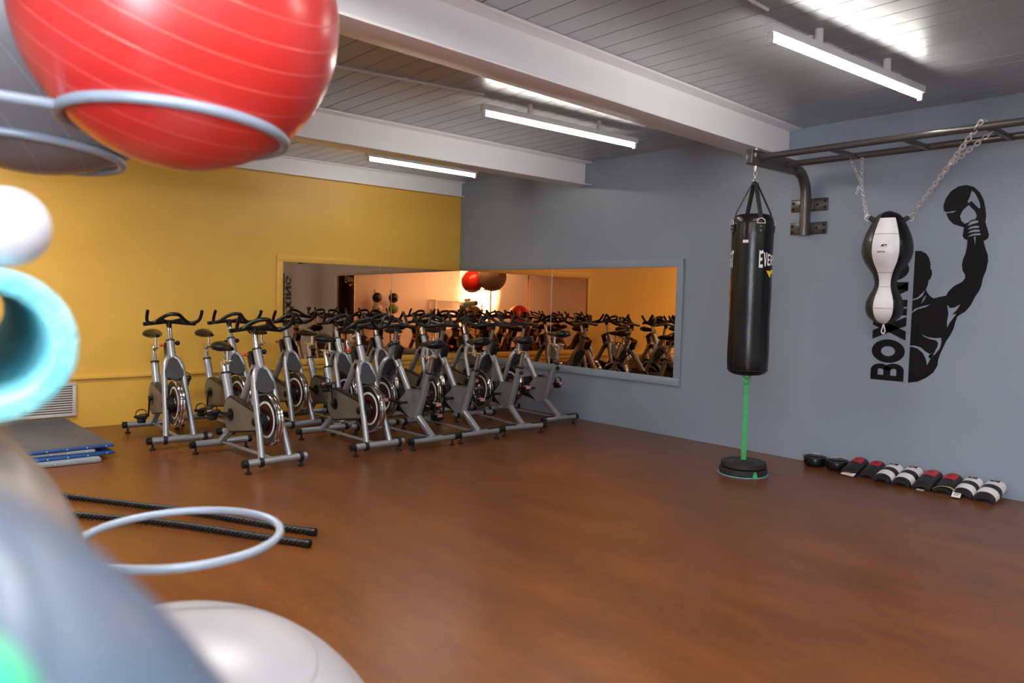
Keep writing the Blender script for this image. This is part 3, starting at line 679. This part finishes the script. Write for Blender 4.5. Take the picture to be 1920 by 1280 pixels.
ch = MB(); a_ = Vector((6.40 - MX, -.885 - MY, 2.475)); j = R0.lerp(a_, .55)
chain_mb(ch, R0, a_, .040, .0052, .014); chain_mb(ch, j, Vector((6.435 - MX, -.81 - MY, 2.415)), .036, .0042, .012)
chain_mb(ch, a_, Vector((6.41 - MX, -.84 - MY, 2.482)), .034, .0036, .011)
ch.build('hanging_chain', M['steel'], mz)

# ------------------------------------------------------------------ wall graphic
wg = thing('wall_graphic', 'black vinyl wall graphic of a boxer raising one glove beside vertical lettering', 'wall art', (5.42, 0, .74))
MU = dict(
 body=[(5.712, 1.757), (5.755, 1.755), (5.79, 1.736), (5.813, 1.703), (5.826, 1.661), (5.828, 1.617), (5.839, 1.608), (5.841, 1.575), (5.831, 1.543), (5.82, 1.535), (5.814, 1.495), (5.804, 1.464), (5.813, 1.444), (5.835, 1.416), (5.861, 1.399), (5.91, 1.413), (5.945, 1.42), (5.958, 1.448), (5.993, 1.49), (6.048, 1.522), (6.066, 1.548), (6.065, 1.573), (6.047, 1.602), (6.04, 1.645), (6.045, 1.685), (6.06, 1.731), (6.067, 1.787), (6.066, 1.824), (6.045, 1.835), (6.033, 1.856), (6.036, 1.883), (6.04, 1.915), (6.016, 1.925), (5.969, 1.943), (5.935, 1.98), (5.915, 2.023), (5.921, 2.027), (5.965, 2.029), (5.982, 2.041), (5.953, 2.038), (5.915, 2.035), (5.897, 2.047), (5.893, 2.088), (5.907, 2.137), (5.94, 2.187), (5.989, 2.217), (6.04, 2.222), (6.091, 2.203), (6.132, 2.159), (6.158, 2.105), (6.172, 2.049), (6.18, 1.988), (6.177, 1.946), (6.192, 1.899), (6.205, 1.854), (6.199, 1.829), (6.173, 1.811), (6.186, 1.764), (6.204, 1.715), (6.209, 1.673), (6.201, 1.608), (6.182, 1.548), (6.175, 1.497), (6.163, 1.457), (6.141, 1.42), (6.113, 1.352), (6.082, 1.308), (6.049, 1.284), (6.03, 1.269), (6.02, 1.233), (6.009, 1.18), (5.989, 1.129), (5.964, 1.086), (5.947, 1.038), (5.928, 0.986), (5.916, 0.943), (5.914, 0.9), (5.888, 0.844), (5.84, 0.8), (5.781, 0.765), (5.71, 0.749)],
 glove_flap=[(6.078, 2.179), (6.099, 2.158), (6.119, 2.12), (6.135, 2.082), (6.139, 2.048), (6.128, 2.049), (6.099, 2.081), (6.078, 2.104), (6.06, 2.09), (6.055, 2.101), (6.068, 2.136)],
 glove_palm=[(6.051, 2.066), (6.025, 2.038), (6.01, 1.999), (6.021, 1.965), (6.042, 1.944), (6.065, 1.95), (6.083, 1.966), (6.112, 1.972), (6.12, 1.996), (6.105, 2.03), (6.078, 2.058), (6.064, 2.075)],
 f1=[(6.064, 1.926), (6.079, 1.954), (6.109, 1.962), (6.131, 1.959), (6.131, 1.946), (6.099, 1.938)],
 f2=[(6.066, 1.899), (6.081, 1.917), (6.111, 1.924), (6.137, 1.922), (6.139, 1.909), (6.101, 1.908)],
 f3=[(6.067, 1.875), (6.085, 1.89), (6.116, 1.897), (6.144, 1.893), (6.145, 1.881), (6.102, 1.88)],
 f4=[(6.068, 1.847), (6.087, 1.862), (6.117, 1.869), (6.15, 1.868), (6.151, 1.857), (6.104, 1.855)],
 wrist=[(6.108, 1.846), (6.12, 1.846), (6.12, 1.786)],
 armpit=[(5.957, 1.355), (5.976, 1.33), (6.007, 1.333), (6.045, 1.358), (6.023, 1.316), (5.992, 1.281), (6.023, 1.289), (6.0, 1.251), (5.979, 1.219), (5.965, 1.183), (5.963, 1.231), (5.969, 1.288)],
 neck=[(5.712, 1.39), (5.748, 1.403), (5.783, 1.441), (5.799, 1.459), (5.78, 1.414), (5.749, 1.392), (5.715, 1.381)],
 neck2=[(5.774, 1.358), (5.79, 1.4), (5.809, 1.423), (5.796, 1.385)],
 collar=[(5.707, 1.287), (5.734, 1.319), (5.788, 1.339), (5.841, 1.353), (5.813, 1.334), (5.753, 1.314), (5.712, 1.285)],
 chest=[(5.791, 1.125), (5.836, 1.107), (5.89, 1.102), (5.928, 1.107), (5.932, 1.071), (5.922, 1.026), (5.896, 0.986), (5.865, 0.955), (5.854, 0.925), (5.841, 0.894), (5.83, 0.942), (5.806, 0.986), (5.768, 1.016), (5.737, 1.026), (5.706, 1.027), (5.708, 1.035), (5.749, 1.037), (5.792, 1.025), (5.83, 0.994), (5.861, 0.979), (5.89, 1.005), (5.907, 1.038), (5.91, 1.066), (5.895, 1.086), (5.855, 1.092), (5.812, 1.107)],
 rib=[(5.843, 0.969), (5.867, 0.981), (5.895, 1.011), (5.879, 0.972), (5.859, 0.947)],


)
def flat_poly(mb, poly, y_, m=0):
    vs = [mb.bm.verts.new((x_ - 5.42, y_, z_ - .74)) for x_, z_ in poly]
    for tr in tessellate_polygon([[Vector((x_, z_, 0)) for x_, z_ in poly]]):
        f = mb.face([vs[i] for i in tr], m)
mb = MB(); flat_poly(mb, MU['body'], -.0015)
mb.build('boxer_silhouette', M['decal'], wg)
for k_, v_ in MU.items():
    if k_ != 'body':
        mb = MB(); flat_poly(mb, v_, -.0025); mb.build('cut_out_highlight', M['greywall'], wg)
mb = MB()
XL, XR = 5.424, 5.676
for ch_, z0, z1 in (('B', .752, .888), ('O', .890, 1.074), ('X', 1.072, 1.254), ('I', 1.264, 1.318), ('N', 1.330, 1.520), ('G', 1.530, 1.705)):
    for poly in GL[ch_]:
        pts = [(XR - y_ * (XR - XL), z0 + x_ * (z1 - z0)) for x_, y_ in poly]
        flat_poly(mb, pts, -.0015)
mb.build('lettering', M['decal'], wg)

# ------------------------------------------------------------------ striking pads along the wall
def arch_pad(x, w, h, ln, zt, kind, label, group):
    """curved pad leaning on the wall; local origin on the floor under its wall end"""
    t = thing('striking_pad', label, 'boxing pad', (x, -.035, 0), 0, group)
    NS, NA = 26, 14; grid = []
    for i in range(NS + 1):
        s_ = i / NS; row = []
        yy = -ln * s_; base = (zt - h) * (1 - s_) ** 1.2
        hh = h * (.82 + .18 * math.sin(PI * s_)) * (1 if s_ < .9 else (1 - (s_ - .9) * 2.2)); ww = w * (.92 + .08 * math.sin(PI * s_))
        for k in range(NA + 1):
            a = PI * k / NA; row.append((ww / 2 * math.cos(a), yy, base + .012 + hh * math.sin(a) ** .75))
        grid.append(row)
    def band(i):
        s_ = (i + .5) / NS
        if kind == 'white': return 0 if .38 < s_ < .60 or s_ > .90 else 1
        return 0
    mb = MB(); V = [[mb.bm.verts.new(p) for p in r_] for r_ in grid]; Lw = [[mb.bm.verts.new((p[0] * .96, p[1], max(.004, p[2] - .022) if 0 < k < NA else max(.003, p[2] - .010))) for k, p in enumerate(r_)] for r_ in grid]
    for i in range(NS):
        for k in range(NA):
            mb.face([V[i][k], V[i][k + 1], V[i + 1][k + 1], V[i + 1][k]], band(i)); mb.face([Lw[i][k + 1], Lw[i][k], Lw[i + 1][k], Lw[i + 1][k + 1]], 0)
        for k in (0, NA): mb.face([V[i][k], V[i + 1][k], Lw[i + 1][k], Lw[i][k]], 0)
    for i in (0, NS):
        for k in range(NA): mb.face([V[i][k], V[i][k + 1], Lw[i][k + 1], Lw[i][k]], 0)
    mb.build('pad_shell', [M['pad_black'], M['pad_white']], t, 50)
    # raised panel near the top: red square, or small black badge
    pn = MB(); i0, i1, k0, k1 = (2, 13, 4, 10) if kind == 'red' else (1, 5, 5, 9)
    vv = {}
    for i in range(i0, i1 + 1):
        for k in range(k0, k1 + 1):
            p = Vector(grid[i][k]); n_ = Vector((p.x, 0, p.z - grid[i][0][2] + .02)).normalized(); vv[i, k] = pn.bm.verts.new(p + n_ * .0035)
    for i in range(i0, i1):
        for k in range(k0, k1): pn.face([vv[i, k], vv[i, k + 1], vv[i + 1, k + 1], vv[i + 1, k]])
    po = pn.build('printed_panel', M['pad_red'] if kind == 'red' else M['pad_black'], t, 50)
    mk = MB(); ic, kc = (i0 + i1) // 2, (k0 + k1) // 2; c = Vector(grid[ic][kc]) + Vector((0, 0, .005))
    tl = (Vector(grid[ic + 1][kc]) - Vector(grid[ic][kc])).normalized()
    for dx_, dl in ((-.014, -.012), (.012, -.010), (0, .006)):
        p = c + Vector((dx_, 0, 0)) + tl * dl; mk.box(p, (.012, .008, .002))
    mk.build('badge_mark', M['pad_white'] if kind != 'red' else M['pad_black'], po)
    return t
GRED, GWH = 'red-panelled striking pads on the floor', 'white striped striking pads on the floor'
arch_pad(5.400, .135, .060, .22, .120, 'red', 'black curved striking pad with red square, next to the black focus mitts', GRED)
arch_pad(5.535, .130, .058, .20, .115, 'red', 'black curved striking pad with red square, left of the first white striped pads', GRED)
arch_pad(5.665, .135, .062, .25, .120, 'white', 'white and black striped curved pad, leftmost of the four white pads', GWH)
arch_pad(5.805, .138, .062, .25, .125, 'white', 'white and black striped curved pad, second of the four white pads from the left', GWH)
arch_pad(5.945, .135, .060, .24, .120, 'red', 'black curved striking pad with red square, right after the first pair of white pads', GRED)
arch_pad(6.080, .130, .058, .23, .118, 'red', 'black curved striking pad with red square, beside the hanging white tag', GRED)
arch_pad(6.212, .135, .064, .24, .122, 'white', 'white and black striped curved pad, third of the four white pads from the left', GWH)
arch_pad(6.352, .142, .066, .25, .125, 'white', 'white and black striped curved pad at the far right end of the row', GWH)

def mitt(x, label, rz):
    t = thing('focus_mitt', label, 'focus mitt', (x, -.115, 0), rz, 'black focus mitts at the left end of the pad row')
    MB().lathe([(0, .0), (.055, .0), (.074, .010), (.080, .035), (.080, .060), (.074, .080), (.056, .090), (0, .086)], Matrix.Diagonal((1.08, 1.0, 1, 1)), 28).build('mitt_body', M['leather'], t, 60)
    MB().torus((0, 0, .074), .078, .008, seg=32, ts=8, sc=(1.08, 1)).build('mitt_rim', M['black'], t)
    MB().tube(catmull([(.05, .045, .083), (.02, .066, .090), (-.03, .062, .088)], 4), .0055, 6, flat=(.5, 1)).build('mitt_highlight', M['white_print'], t)  # white highlight on the black leather, painted in as a thin raised line
    return t
mitt(5.055, 'round black focus mitt at the far left end of the pad row', .4)
mitt(5.246, 'round black focus mitt between the first mitt and the red pads', .9)

def card_tag(x, y_, z, rz, tilt, w, l, label, red=False):
    t = thing('price_tag', label, 'tag', (x, y_, z), rz)
    R_ = Matrix.Rotation(tilt, 3, 'X')
    MB().box((0, 0, 0), (w, l, .0015), R_).build('card', M['paper'], t)
    mk = MB()
    for i in range(4): mk.box(R_ @ Vector((0, l * (.30 - .17 * i), .0014)), (w * (.7 - .25 * (i % 2)), l * .05, .0006), R_)
    mk.build('printed_lines', M['redink'] if red else M['dark'], t)
    return t
card_tag(6.185, -.285, .030, .15, .45, .055, .085, 'white card tag lying in front of the pads on a pale strap')
card_tag(5.405, -.262, .020, -.2, .5, .11, .040, 'white and red card tag in front of the first red-panelled pad', True)
card_tag(5.945, -.285, .008, -.3, .12, .05, .03, 'small white card lying on the floor before the middle pads')
tag(MB().tube(catmull([(6.02, -.262, .030), (6.07, -.268, .058), (6.13, -.262, .060), (6.17, -.270, .046)], 4), .012, 8, flat=(.2, 1)).build('tag_strap', M['straw']), 'pale yellow strap holding the white tag on the middle pads', 'strap')

# ------------------------------------------------------------------ battle ropes
def rope(pts, label):
    t = thing('battle_rope', label, 'rope', pts[-1], 0, 'battle ropes stretched side by side on the floor')
    o = Vector(pts[-1]); P = catmull([Vector(p) - o for p in pts], 30); mb = MB(); acc = 0; prev = P[0]; frames = []
    for i, p in enumerate(P):
        acc += (p - prev).length; prev = p; tn = (P[min(i + 1, len(P) - 1)] - P[max(i - 1, 0)]).normalized(); sd = tn.cross(Vector((0, 0, 1))).normalized(); frames.append((p, sd, acc))
    for s_ in range(3):
        mb.tube([p + sd * math.cos(a * 2 * PI / .085 + s_ * 2 * PI / 3) * .0095 + Vector((0, 0, 1)) * math.sin(a * 2 * PI / .085 + s_ * 2 * PI / 3) * .0095 for p, sd, a in frames], .0108, 7)
    mb.build('rope_strands', M['black_rubber'], t, 60)
    e = P[-1]; d_ = (P[-1] - P[-8]).normalized()
    MB().tube([e - d_ * .02, e - d_ * .01, e + d_ * .02, e + d_ * .024], [.0205, .0218, .0218, .016], 14).build('end_cap', M['bar_grip'], t)
    return t
rope([(1.9, -5.70, .021), (2.3, -5.38, .021), (2.70, -5.124, .021), (3.14, -4.845, .021), (3.478, -4.635, .021), (3.839, -4.450, .021), (4.12, -4.315, .021), (4.280, -4.225, .021)], 'black twisted battle rope on the brown floor, the one nearer the bikes')
rope([(2.3, -5.74, .021), (2.8, -5.41, .021), (3.188, -5.154, .021), (3.505, -4.900, .021), (3.764, -4.728, .021), (4.077, -4.550, .021), (4.30, -4.425, .021), (4.445, -4.340, .021)], 'black twisted battle rope on the brown floor, the one nearer the viewer')

# ------------------------------------------------------------------ folded gym mats
def gym_mat(cx, cy, z, lx, ly, th, rz, top, side, label):
    t = thing('gym_mat', label, 'gym mat', (cx, cy, z), rz, 'folded gym mats stacked by the yellow wall')
    mb = MB(); mb.box((0, 0, th / 2), (lx, ly, th), bev=min(.012, th * .4)); mb.build('mat_body', side, t)
    mb = MB(); mb.box((0, 0, th + .001), (lx - .03, ly - .03, .003), bev=.001); mb.build('mat_cover', top, t)
    mb = MB()
    for k in range(5): mb.sphere((lx / 2 - .001, -ly / 2 + .06 + k * (ly - .12) / 4, th / 2), .006, 8, 6)
    mb.build('eyelets', M['steel'], t)
    return t
gym_mat(.90, -4.965, .0, 1.58, .62, .034, -.03, M['mat_pale'], M['mat_pale'], 'pale grey gym mat at the bottom of the stack on the floor')
gym_mat(.88, -4.930, .038, 1.50, .66, .022, .05, M['mat_blue'], M['mat_blue'], 'thin blue gym mat second from the bottom of the stack')
gym_mat(.85, -4.965, .064, 1.50, .60, .022, -.05, M['mat_pale'], M['mat_pale'], 'pale thin gym mat under the topmost blue mat')
gym_mat(.83, -4.915, .090, 1.54, .66, .024, .03, M['mat_top'], M['mat_blue'], 'blue-edged gym mat with grey top lying on top of the stack')

# ------------------------------------------------------------------ ball racks and exercise balls
RB, RG, GB = M['silverring'], M['silverring'], None
def ball(P, R, mat, label, nm='exercise_ball', group=None, valve=True):
    t = thing(nm, label, 'ball', P, 0, group)
    mb = MB(); mb.sphere((0, 0, 0), R, 72, 40); mb.build('ball_skin', mat, t, 180)
    mb = MB(); mb.lathe([(0, 0), (.012, 0), (.013, .003), (0, .006)], Matrix.Translation(Vector((-.6, -.75, .28)).normalized() * (R - .001)) @ Vector((0, 0, 1)).rotation_difference(Vector((-.6, -.75, .28))).to_matrix().to_4x4(), 14)
    mb.build('valve_plug', M['white_print'], t)
    return t
red_m = ball_mat('red_ball_vinyl', (.62, .028, .024), (.80, .12, .10), (.60, .10, .80), .040, .26)
gry_m = ball_mat('dark_grey_ball_vinyl', (.19, .185, .20), (.27, .27, .29), (.1, .75, .65), .075, .30, .025)
sil_m = ball_mat('silver_ball_vinyl', (.36, .34, .36), (.27, .25, .27), (.15, .1, 1), .050, .34, .035)
tau_m = ball_mat('taupe_ball_vinyl', (.28, .24, .22), (.34, .30, .28), (.3, .4, .8), .05, .30, .03)
slate_m = ball_mat('slate_ball_vinyl', (.075, .11, .16), (.10, .135, .185), (.3, .4, .8), .045, .28, .03)

red_m.node_tree.nodes['Principled BSDF'].inputs['Coat Weight'].default_value = .6; red_m.node_tree.nodes['Principled BSDF'].inputs['Coat Roughness'].default_value = .3
def ring(rack, c, R, post, tilt=(0, 0), r=.0095, z_arm=None):
    n = Vector((tilt[0], tilt[1], 1)).normalized(); c = Vector(c); o = rack.location
    q = Vector((0, 0, 1)).rotation_difference(n).to_matrix()
    rg = MB(); rg.torus(c - o, R, r, n, 64, 12)
    ro = rg.build('support_ring', M['silverring'], rack)
    d_ = (Vector((post[0], post[1], c.z)) - c); d_.z = 0; L_ = d_.length; d_.normalize(); e = q @ (d_ * R) + c
    MB().tube([e - o, Vector((post[0], post[1], e.z + (c.z - e.z) * .2)) - o], r, 12).build('ring_arm', M['silverring'], rack)
    return ro
def rack(px, py, label, top=2.05):
    t = thing('ball_rack', label, 'ball rack', (px, py, 0))
    MB().tube([(0, 0, .03), (0, 0, top)], .020, 16).build('post', M['silverring'], t)
    MB().lathe([(0, 0), (.20, 0), (.205, .006), (.20, .014), (.03, .020), (.028, .05), (0, .05)], seg=32).build('base', M['silverring'], t)
    MB().sphere((0, 0, top), .022, 14, 8).build('post_cap', M['black'], t)
    return t
P1 = (6.62, -6.27); P2 = (7.66, -6.86)
rk1 = rack(*P1, 'grey steel ball rack with ring holders, bearing the red ball and the empty ring')
rk2 = rack(*P2, 'grey steel ball rack beside the camera under the large slate blue ball', 1.25)
bpy.context.view_layer.update()
ring(rk1, (6.627, -5.675, 1.618), .188, P1, (-.024, .066), .0095)
ring(rk1, (6.042 + .004, -5.796 - .018, 1.632), .189, P1, (-.03, .07), .0095)
ring(rk1, (6.575, -5.650, .852), .182, P1, (.0, .0), .0080)
ring(rk1, (7.213, -6.186, .852), .188, P1, (0, 0), .0085)
ring(rk1, (6.10, -6.75, .852), .188, P1, (0, 0), .0085)
ring(rk2, (7.80, -6.275, .850), .190, P2, (0, 0), .0085)
ball((6.622, -5.661, 1.826), .275, red_m, 'bright red ribbed exercise ball held high in a pale ring')
ball((6.042, -5.796, 1.937), .350, gry_m, 'large dark grey exercise ball behind the bright red one')
ball((7.213, -6.186, 1.013), .240, tau_m, 'taupe grey exercise ball below the rolled turquoise mat')
ball((7.804, -6.273, 1.052), .277, slate_m, 'very close slate blue exercise ball blurred in the lower left corner')
ball((6.10, -6.75, 1.025), .250, red_m, 'smaller red exercise ball low on the rack, seen only in the corner mirror')
ball((6.81, -5.75, .397), .397, sil_m, 'big silver grey exercise ball standing on the floor below the empty ring')

g = ball_mat('green_ball_vinyl', (.04, .62, .25), (.06, .66, .3), (0, 0, 1), .02)
t = thing('massage_ball', 'small bright green ball resting on the blurred slate ball', 'ball', (7.951, -6.1285, 1.2632)); MB().sphere((0, 0, 0), .0165, 24, 14).build('ball_skin', g, t, 180)
MB().torus((0, 0, 0), .0163, .0005, seg=24, ts=5).build('mould_seam', g, t)

# rolled turquoise mat lying over the taupe ball, white roller on top of it
def look(d_): return Vector((0, 0, 1)).rotation_difference(Vector(d_).normalized()).to_matrix().to_4x4()
TA = Vector((-.50, .030, .020)).normalized()
tr = thing('rolled_mat', 'rolled turquoise foam mat with a hollow centre, close to the camera', 'exercise mat', (7.364, -6.049, 1.281))
Lr, ro_, ri_ = .48, .0625, .0435
mb = MB(); mb.lathe([(ri_ + .003, 0), (ro_ - .004, 0), (ro_, .004), (ro_, Lr - .004), (ro_ - .004, Lr), (ri_ + .003, Lr), (ri_, Lr - .003), (ri_, .003), (ri_ + .003, 0)], look(TA), 48); mb.build('foam_roll', M['teal'], tr)
q = look(TA); sp = MB(); pts = []
for k in range(60): a = k / 60 * 4 * PI; r_ = ri_ + .004 + (ro_ - ri_ - .008) * k / 60; pts.append(q @ Vector((r_ * math.cos(a), r_ * math.sin(a), -.0002)))
sp.tube(pts, .0008, 5); sp.build('spiral_edge', new_mat('deep_turquoise', (.05, .34, .42), .8), tr)
mb = MB(); mb.box(q @ Vector((-ro_, 0, Lr * .5)), (.05, .05, .002)); mb.build('closure_strap', M['webbing'], tr)
wr = thing('foam_roller', 'small white roller with rounded ends lying on the rolled turquoise mat', 'roller', (7.372, -6.035, 1.3765))
r_ = .0315; pr = [(0, 0)] + [(r_ * math.sin(PI / 2 * k / 6), r_ * .8 * (1 - math.cos(PI / 2 * k / 6))) for k in range(1, 7)] + [(r_, .22)] + [(r_ * math.cos(PI / 2 * k / 6), .22 + r_ * .8 * math.sin(PI / 2 * k / 6)) for k in range(1, 6)] + [(0, .22 + r_ * .8)]
MB().lathe(pr, look((-.50, .030, .020)), 36).build('roller_body', M['white_foam'], wr, 60)
mb = MB(); qq = look((-.50, .030, .020))
for zz in (.06, .12, .18): mb.lathe([(r_ - .0005, zz), (r_ + .0012, zz + .003), (r_ + .0012, zz + .007), (r_ - .0005, zz + .010)], qq, 36)
mb.build('roller_ribs', M['white_foam'], wr, 60)

# ------------------------------------------------------------------ far side of the room, seen only in the mirrors
sh = thing('storage_shelf', 'white open shelf unit against the off-white wall, seen in the corner mirror', 'shelf', (10.18, -6.95, 0))
mb = MB()
for yy in (-.55, .55):
    for xx in (-.17, .17): mb.box((xx, yy, .70), (.03, .03, 1.40))
mb.build('uprights', M['shelf'], sh)
for z_ in (.15, .55, .85, 1.12, 1.38): MB().box((0, 0, z_), (.38, 1.12, .025), bev=.003).build('shelf_board', M['shelf'], sh)
for k, (yy, w, h, mt_) in enumerate(((-.35, .3, .20, 'mat_pale'), (.02, .32, .16, 'shelf'), (.36, .26, .2, 'mat_top'))):
    t = thing('storage_box', ['pale grey', 'white', 'dark grey'][k] + ' storage box on the open shelf unit seen in the mirror', 'box', (10.18, -6.95 + yy, .8635))
    MB().box((0, 0, h / 2), (.28, w, h), bev=.01).build('box_body', M[mt_], t); MB().box((0, 0, h + .006), (.29, w + .01, .014), bev=.003).build('lid', M['shelf'], t)
mr_ = thing('medicine_ball_rack', 'black upright rack of medicine balls against the far wall, seen in the mirror', 'ball rack', (10.12, -4.78, 0))
for yy in (-.26, .26):
    MB().tube([(.12, yy, .02), (.12, yy, 1.62)], .016, 10).build('upright', M['rig'], mr_); MB().box((0, yy, .012), (.42, .04, .024), bev=.004).build('foot', M['rig'], mr_)
    for z_ in (1.305, 1.005, .655): MB().torus((-.03, yy, z_), .105, .008, seg=28, ts=8).build('cradle', M['rig'], mr_)
    for z_ in (1.305, 1.005, .655): MB().tube([(.12, yy, z_), (.07, yy, z_)], .008, 8).build('cradle_arm', M['rig'], mr_)
names = ['black', 'black', 'grey', 'green', 'black', 'orange']
k = 0
for z_ in (1.305, 1.005, .655):
    for yy, side in ((.26, 'left'), (-.26, 'right')):
        cname = {0: 'black', 1: 'black', 2: 'grey', 3: 'green', 4: 'black', 5: 'orange'}[k]; row = ['top', 'middle', 'bottom'][k // 2]
        mm = {'black': M['leather'], 'grey': M['mat_pale'], 'green': M['green_vinyl'], 'orange': M['orange']}[cname]
        t = thing('medicine_ball', '%s medicine ball in the %s row of the far rack, %s side in the mirror' % (cname, row, side), 'ball', (10.09, -4.78 + yy, z_ + .098))
        MB().sphere((0, 0, 0), .140, 28, 16).build('ball_skin', mm, t, 180); MB().torus((0, 0, 0), .1395, .002, (1, 0, 0), 32, 5).build('seam', M['webbing'], t); k += 1

# ------------------------------------------------------------------ camera
cam_d = bpy.data.cameras.new('camera'); cam = bpy.data.objects.new('camera', cam_d); COL.objects.link(cam)
r_v = Vector((0.65779212, 0.75283283, 0.02350032)); u_v = Vector((-0.05867606, 0.02011281, 0.99807444)); f_v = Vector((-0.75091055, 0.65790441, -0.05740331))
cam.matrix_world = Matrix(((r_v.x, u_v.x, -f_v.x, 8.0855), (r_v.y, u_v.y, -f_v.y, -6.1337), (r_v.z, u_v.z, -f_v.z, 1.33), (0, 0, 0, 1)))
cam_d.sensor_width = 36; cam_d.lens = 36 * 1428.47 / 1920; cam_d.clip_start = .02; cam_d.clip_end = 60
cam_d.dof.use_dof = True; cam_d.dof.focus_distance = 6.0; cam_d.dof.aperture_fstop = 3.4
scn.camera = cam

# ------------------------------------------------------------------ light
def area(name, loc, rot, sx, sy, power, col):
    l = bpy.data.lights.new(name, 'AREA'); l.shape = 'RECTANGLE'; l.size = sx; l.size_y = sy; l.energy = power; l.color = col
    o = bpy.data.objects.new(name, l); COL.objects.link(o); o.location = loc; o.rotation_euler = rot; return o
# the room's other strip lights, behind and beside the camera
for k, (x_, y_) in enumerate(((3.55, -5.6), (5.95, -4.95), (8.6, -1.8), (8.7, -5.6), (1.4, -5.8))):
    area('strip_lamp', (x_, y_, 2.70), (0, 0, 0), .06, 1.6, 50, (1, .94, .85))
# flash bounced off the ceiling and wall behind the camera
s = bpy.data.lights.new('bounce_flash', 'SPOT'); s.energy = 4600; s.spot_size = math.radians(75); s.spot_blend = .8; s.shadow_soft_size = .05; s.color = (.84, .91, 1)
so = bpy.data.objects.new('bounce_flash', s); COL.objects.link(so); so.location = (8.35, -6.35, 1.75)
so.rotation_euler = Vector((.40, -.75, -.05)).to_track_quat('-Z', 'Y').to_euler()
s2 = bpy.data.lights.new('ceiling_bounce_flash', 'SPOT'); s2.energy = 1500; s2.spot_size = math.radians(110); s2.spot_blend = .8; s2.shadow_soft_size = .05; s2.color = (.84, .91, 1)
so2 = bpy.data.objects.new('ceiling_bounce_flash', s2); COL.objects.link(so2); so2.location = (8.45, -6.45, 1.80)
so2.rotation_euler = Vector((-.05, -.15, 1)).to_track_quat('-Z', 'Y').to_euler()
w = bpy.data.worlds.new('world'); scn.world = w; w.use_nodes = True; w.node_tree.nodes['Background'].inputs['Color'].default_value = (.05, .055, .065, 1); w.node_tree.nodes['Background'].inputs['Strength'].default_value = 1.0
scn.view_settings.view_transform = 'Standard'; scn.view_settings.look = 'None'; scn.view_settings.exposure = 0.2
scn.cycles.max_bounces = 10; scn.cycles.diffuse_bounces = 6; scn.cycles.glossy_bounces = 6
